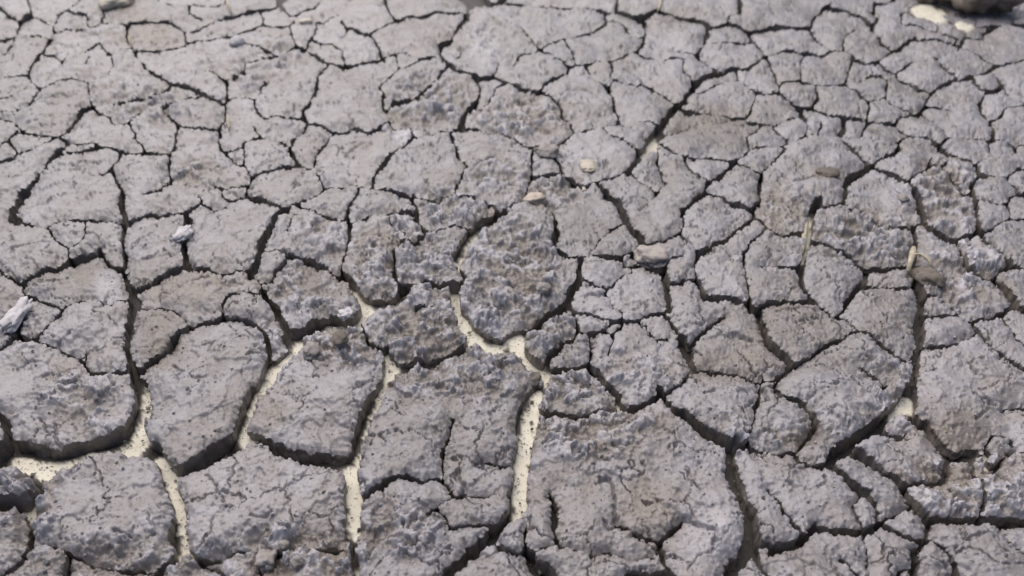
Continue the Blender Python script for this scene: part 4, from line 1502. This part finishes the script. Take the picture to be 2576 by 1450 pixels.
clod("mud_clod", 1375, 385, 60, 60, 26, GREY_CLOD, 86, "crumbly grey clod on a small plate above the tan pebble", "mud clod", rough=0.4, sink=0.3)
root_o = tag(link("root_piece", None, spot(2296, 655)[:3]), "pale forked root piece leaning over a dark brown clod", "root")
for pts, r in ((((2296, 630, .006), (2292, 648, .008), (2287, 668, .006), (2282, 686, .002)), (5, 9, 6.5, 5)),
               (((2294, 652, .008), (2310, 657, .011), (2328, 670, .010), (2348, 688, .004)), (4, 6, 6.5, 3))):
    o = straw("root_arm", pts, r, None, None); del_keys = [k for k in ("label", "category") if k in o]
    for k in del_keys: del o[k]
    o.parent = root_o; o.location = o.location - root_o.location
straw("straw", [(572, 290, .003), (574, 305, .005), (577, 318, .004), (576, 330, 0)], (2,3.2,3,1.6), "short pale straw standing in a crack under a whitish plate corner")
straw("straw", [(568, 0, .004), (574, 14, .006), (579, 28, .004), (585, 40, .001)], (2.2,3.6,3,1.6), "pale straw lying at the far edge near the round whitish pebble")
straw("straw", [(323, 90, .002), (326, 104, .004), (331, 118, .001)], (1.6,2.4,1.4), "tiny pale straw at the start of a long slanting crack")
straw("straw", [(1664, 2, .004), (1660, 18, .005), (1654, 34, .002)], (2.4,3.4,2), "pale straw across a crack at the far edge behind a dark hole")
straw("straw", [(2030, 545, -.004), (2027, 575, -.003), (2024, 605, -.004), (2021, 628, -.005)], (6, 7, 6, 4), "pale strip of dry stalk lying deep in an upright dark crack")
straw("straw", [(2180, 325, .002), (2195, 331, .003), (2212, 338, .001)], (2, 3, 2), "thin pale straw on a small plate near the far edge")

def crumbs(n):
    r = np.random.RandomState(77)
    cream_pt = cream_at(PX, PY)
    oct_v = np.array([[1, 0, 0], [0, 1, 0], [-1, 0, 0], [0, -1, 0], [0, 0, 1], [0, 0, -.6]], np.float32)
    oct_f = np.array([[0, 1, 4], [1, 2, 4], [2, 3, 4], [3, 0, 4], [1, 0, 5], [2, 1, 5], [3, 2, 5], [0, 3, 5]], np.int32)
    V, F, So = [], [], []
    px = r.rand(n) * (W + 60) - 30; py = 576 * (r.rand(n) ** 0.8) * 1.08 - 20
    for k in range(n):
        i = int(py[k] + M); j = int(px[k] + M)
        if not (0 <= i < NY and 0 <= j < NX): continue
        crack = piece[i, j] == 0
        lm = lump[i, j]
        if r.rand() > (0.5 if crack else 0.25 + 0.6 * lm): continue
        x, y, sc = ground_xy(px[k], py[k])
        s = 0.0005 + 0.0013 * r.rand() ** 3
        if crack: s *= 0.6 + 1.3 * r.rand() ** 2
        cr_ = not crack or cream_pt[i, j] < 8
        z = float(Z[i, j]) if not crack else (FLOOR + 0.0015 if cr_ else FLOOR - 0.002) + 0.002 * r.rand()
        a = r.rand() * 6.28; c, sn = math.cos(a), math.sin(a)
        v = oct_v * (1 + 0.5 * (r.rand(6, 1) - .5)) * np.array([1, 0.6 + 0.5 * r.rand(), 0.5 + 0.4 * r.rand()]) * s
        v = np.stack([v[:, 0] * c - v[:, 1] * sn, v[:, 0] * sn + v[:, 1] * c, v[:, 2]], 1)
        F.append(oct_f + 6 * len(V)); V.append(v + np.array([x, y, z + s * 0.2]))
        t = r.rand()
        So.append(np.tile([1.0 if (crack or t < .3) else 0.0, 0.9 if t > .8 and not crack else 0.0, r.rand()], (6, 1)))
    me = make_mesh("mud_crumbs", np.concatenate(V), np.concatenate(F), MUD, np.concatenate(So))
    me.polygons.foreach_set("use_smooth", np.zeros(len(me.polygons), bool))
    tag(link("mud_crumbs", me), "loose mud crumbs and grit strewn over the plates and cracks", kind="stuff")
crumbs(16000)
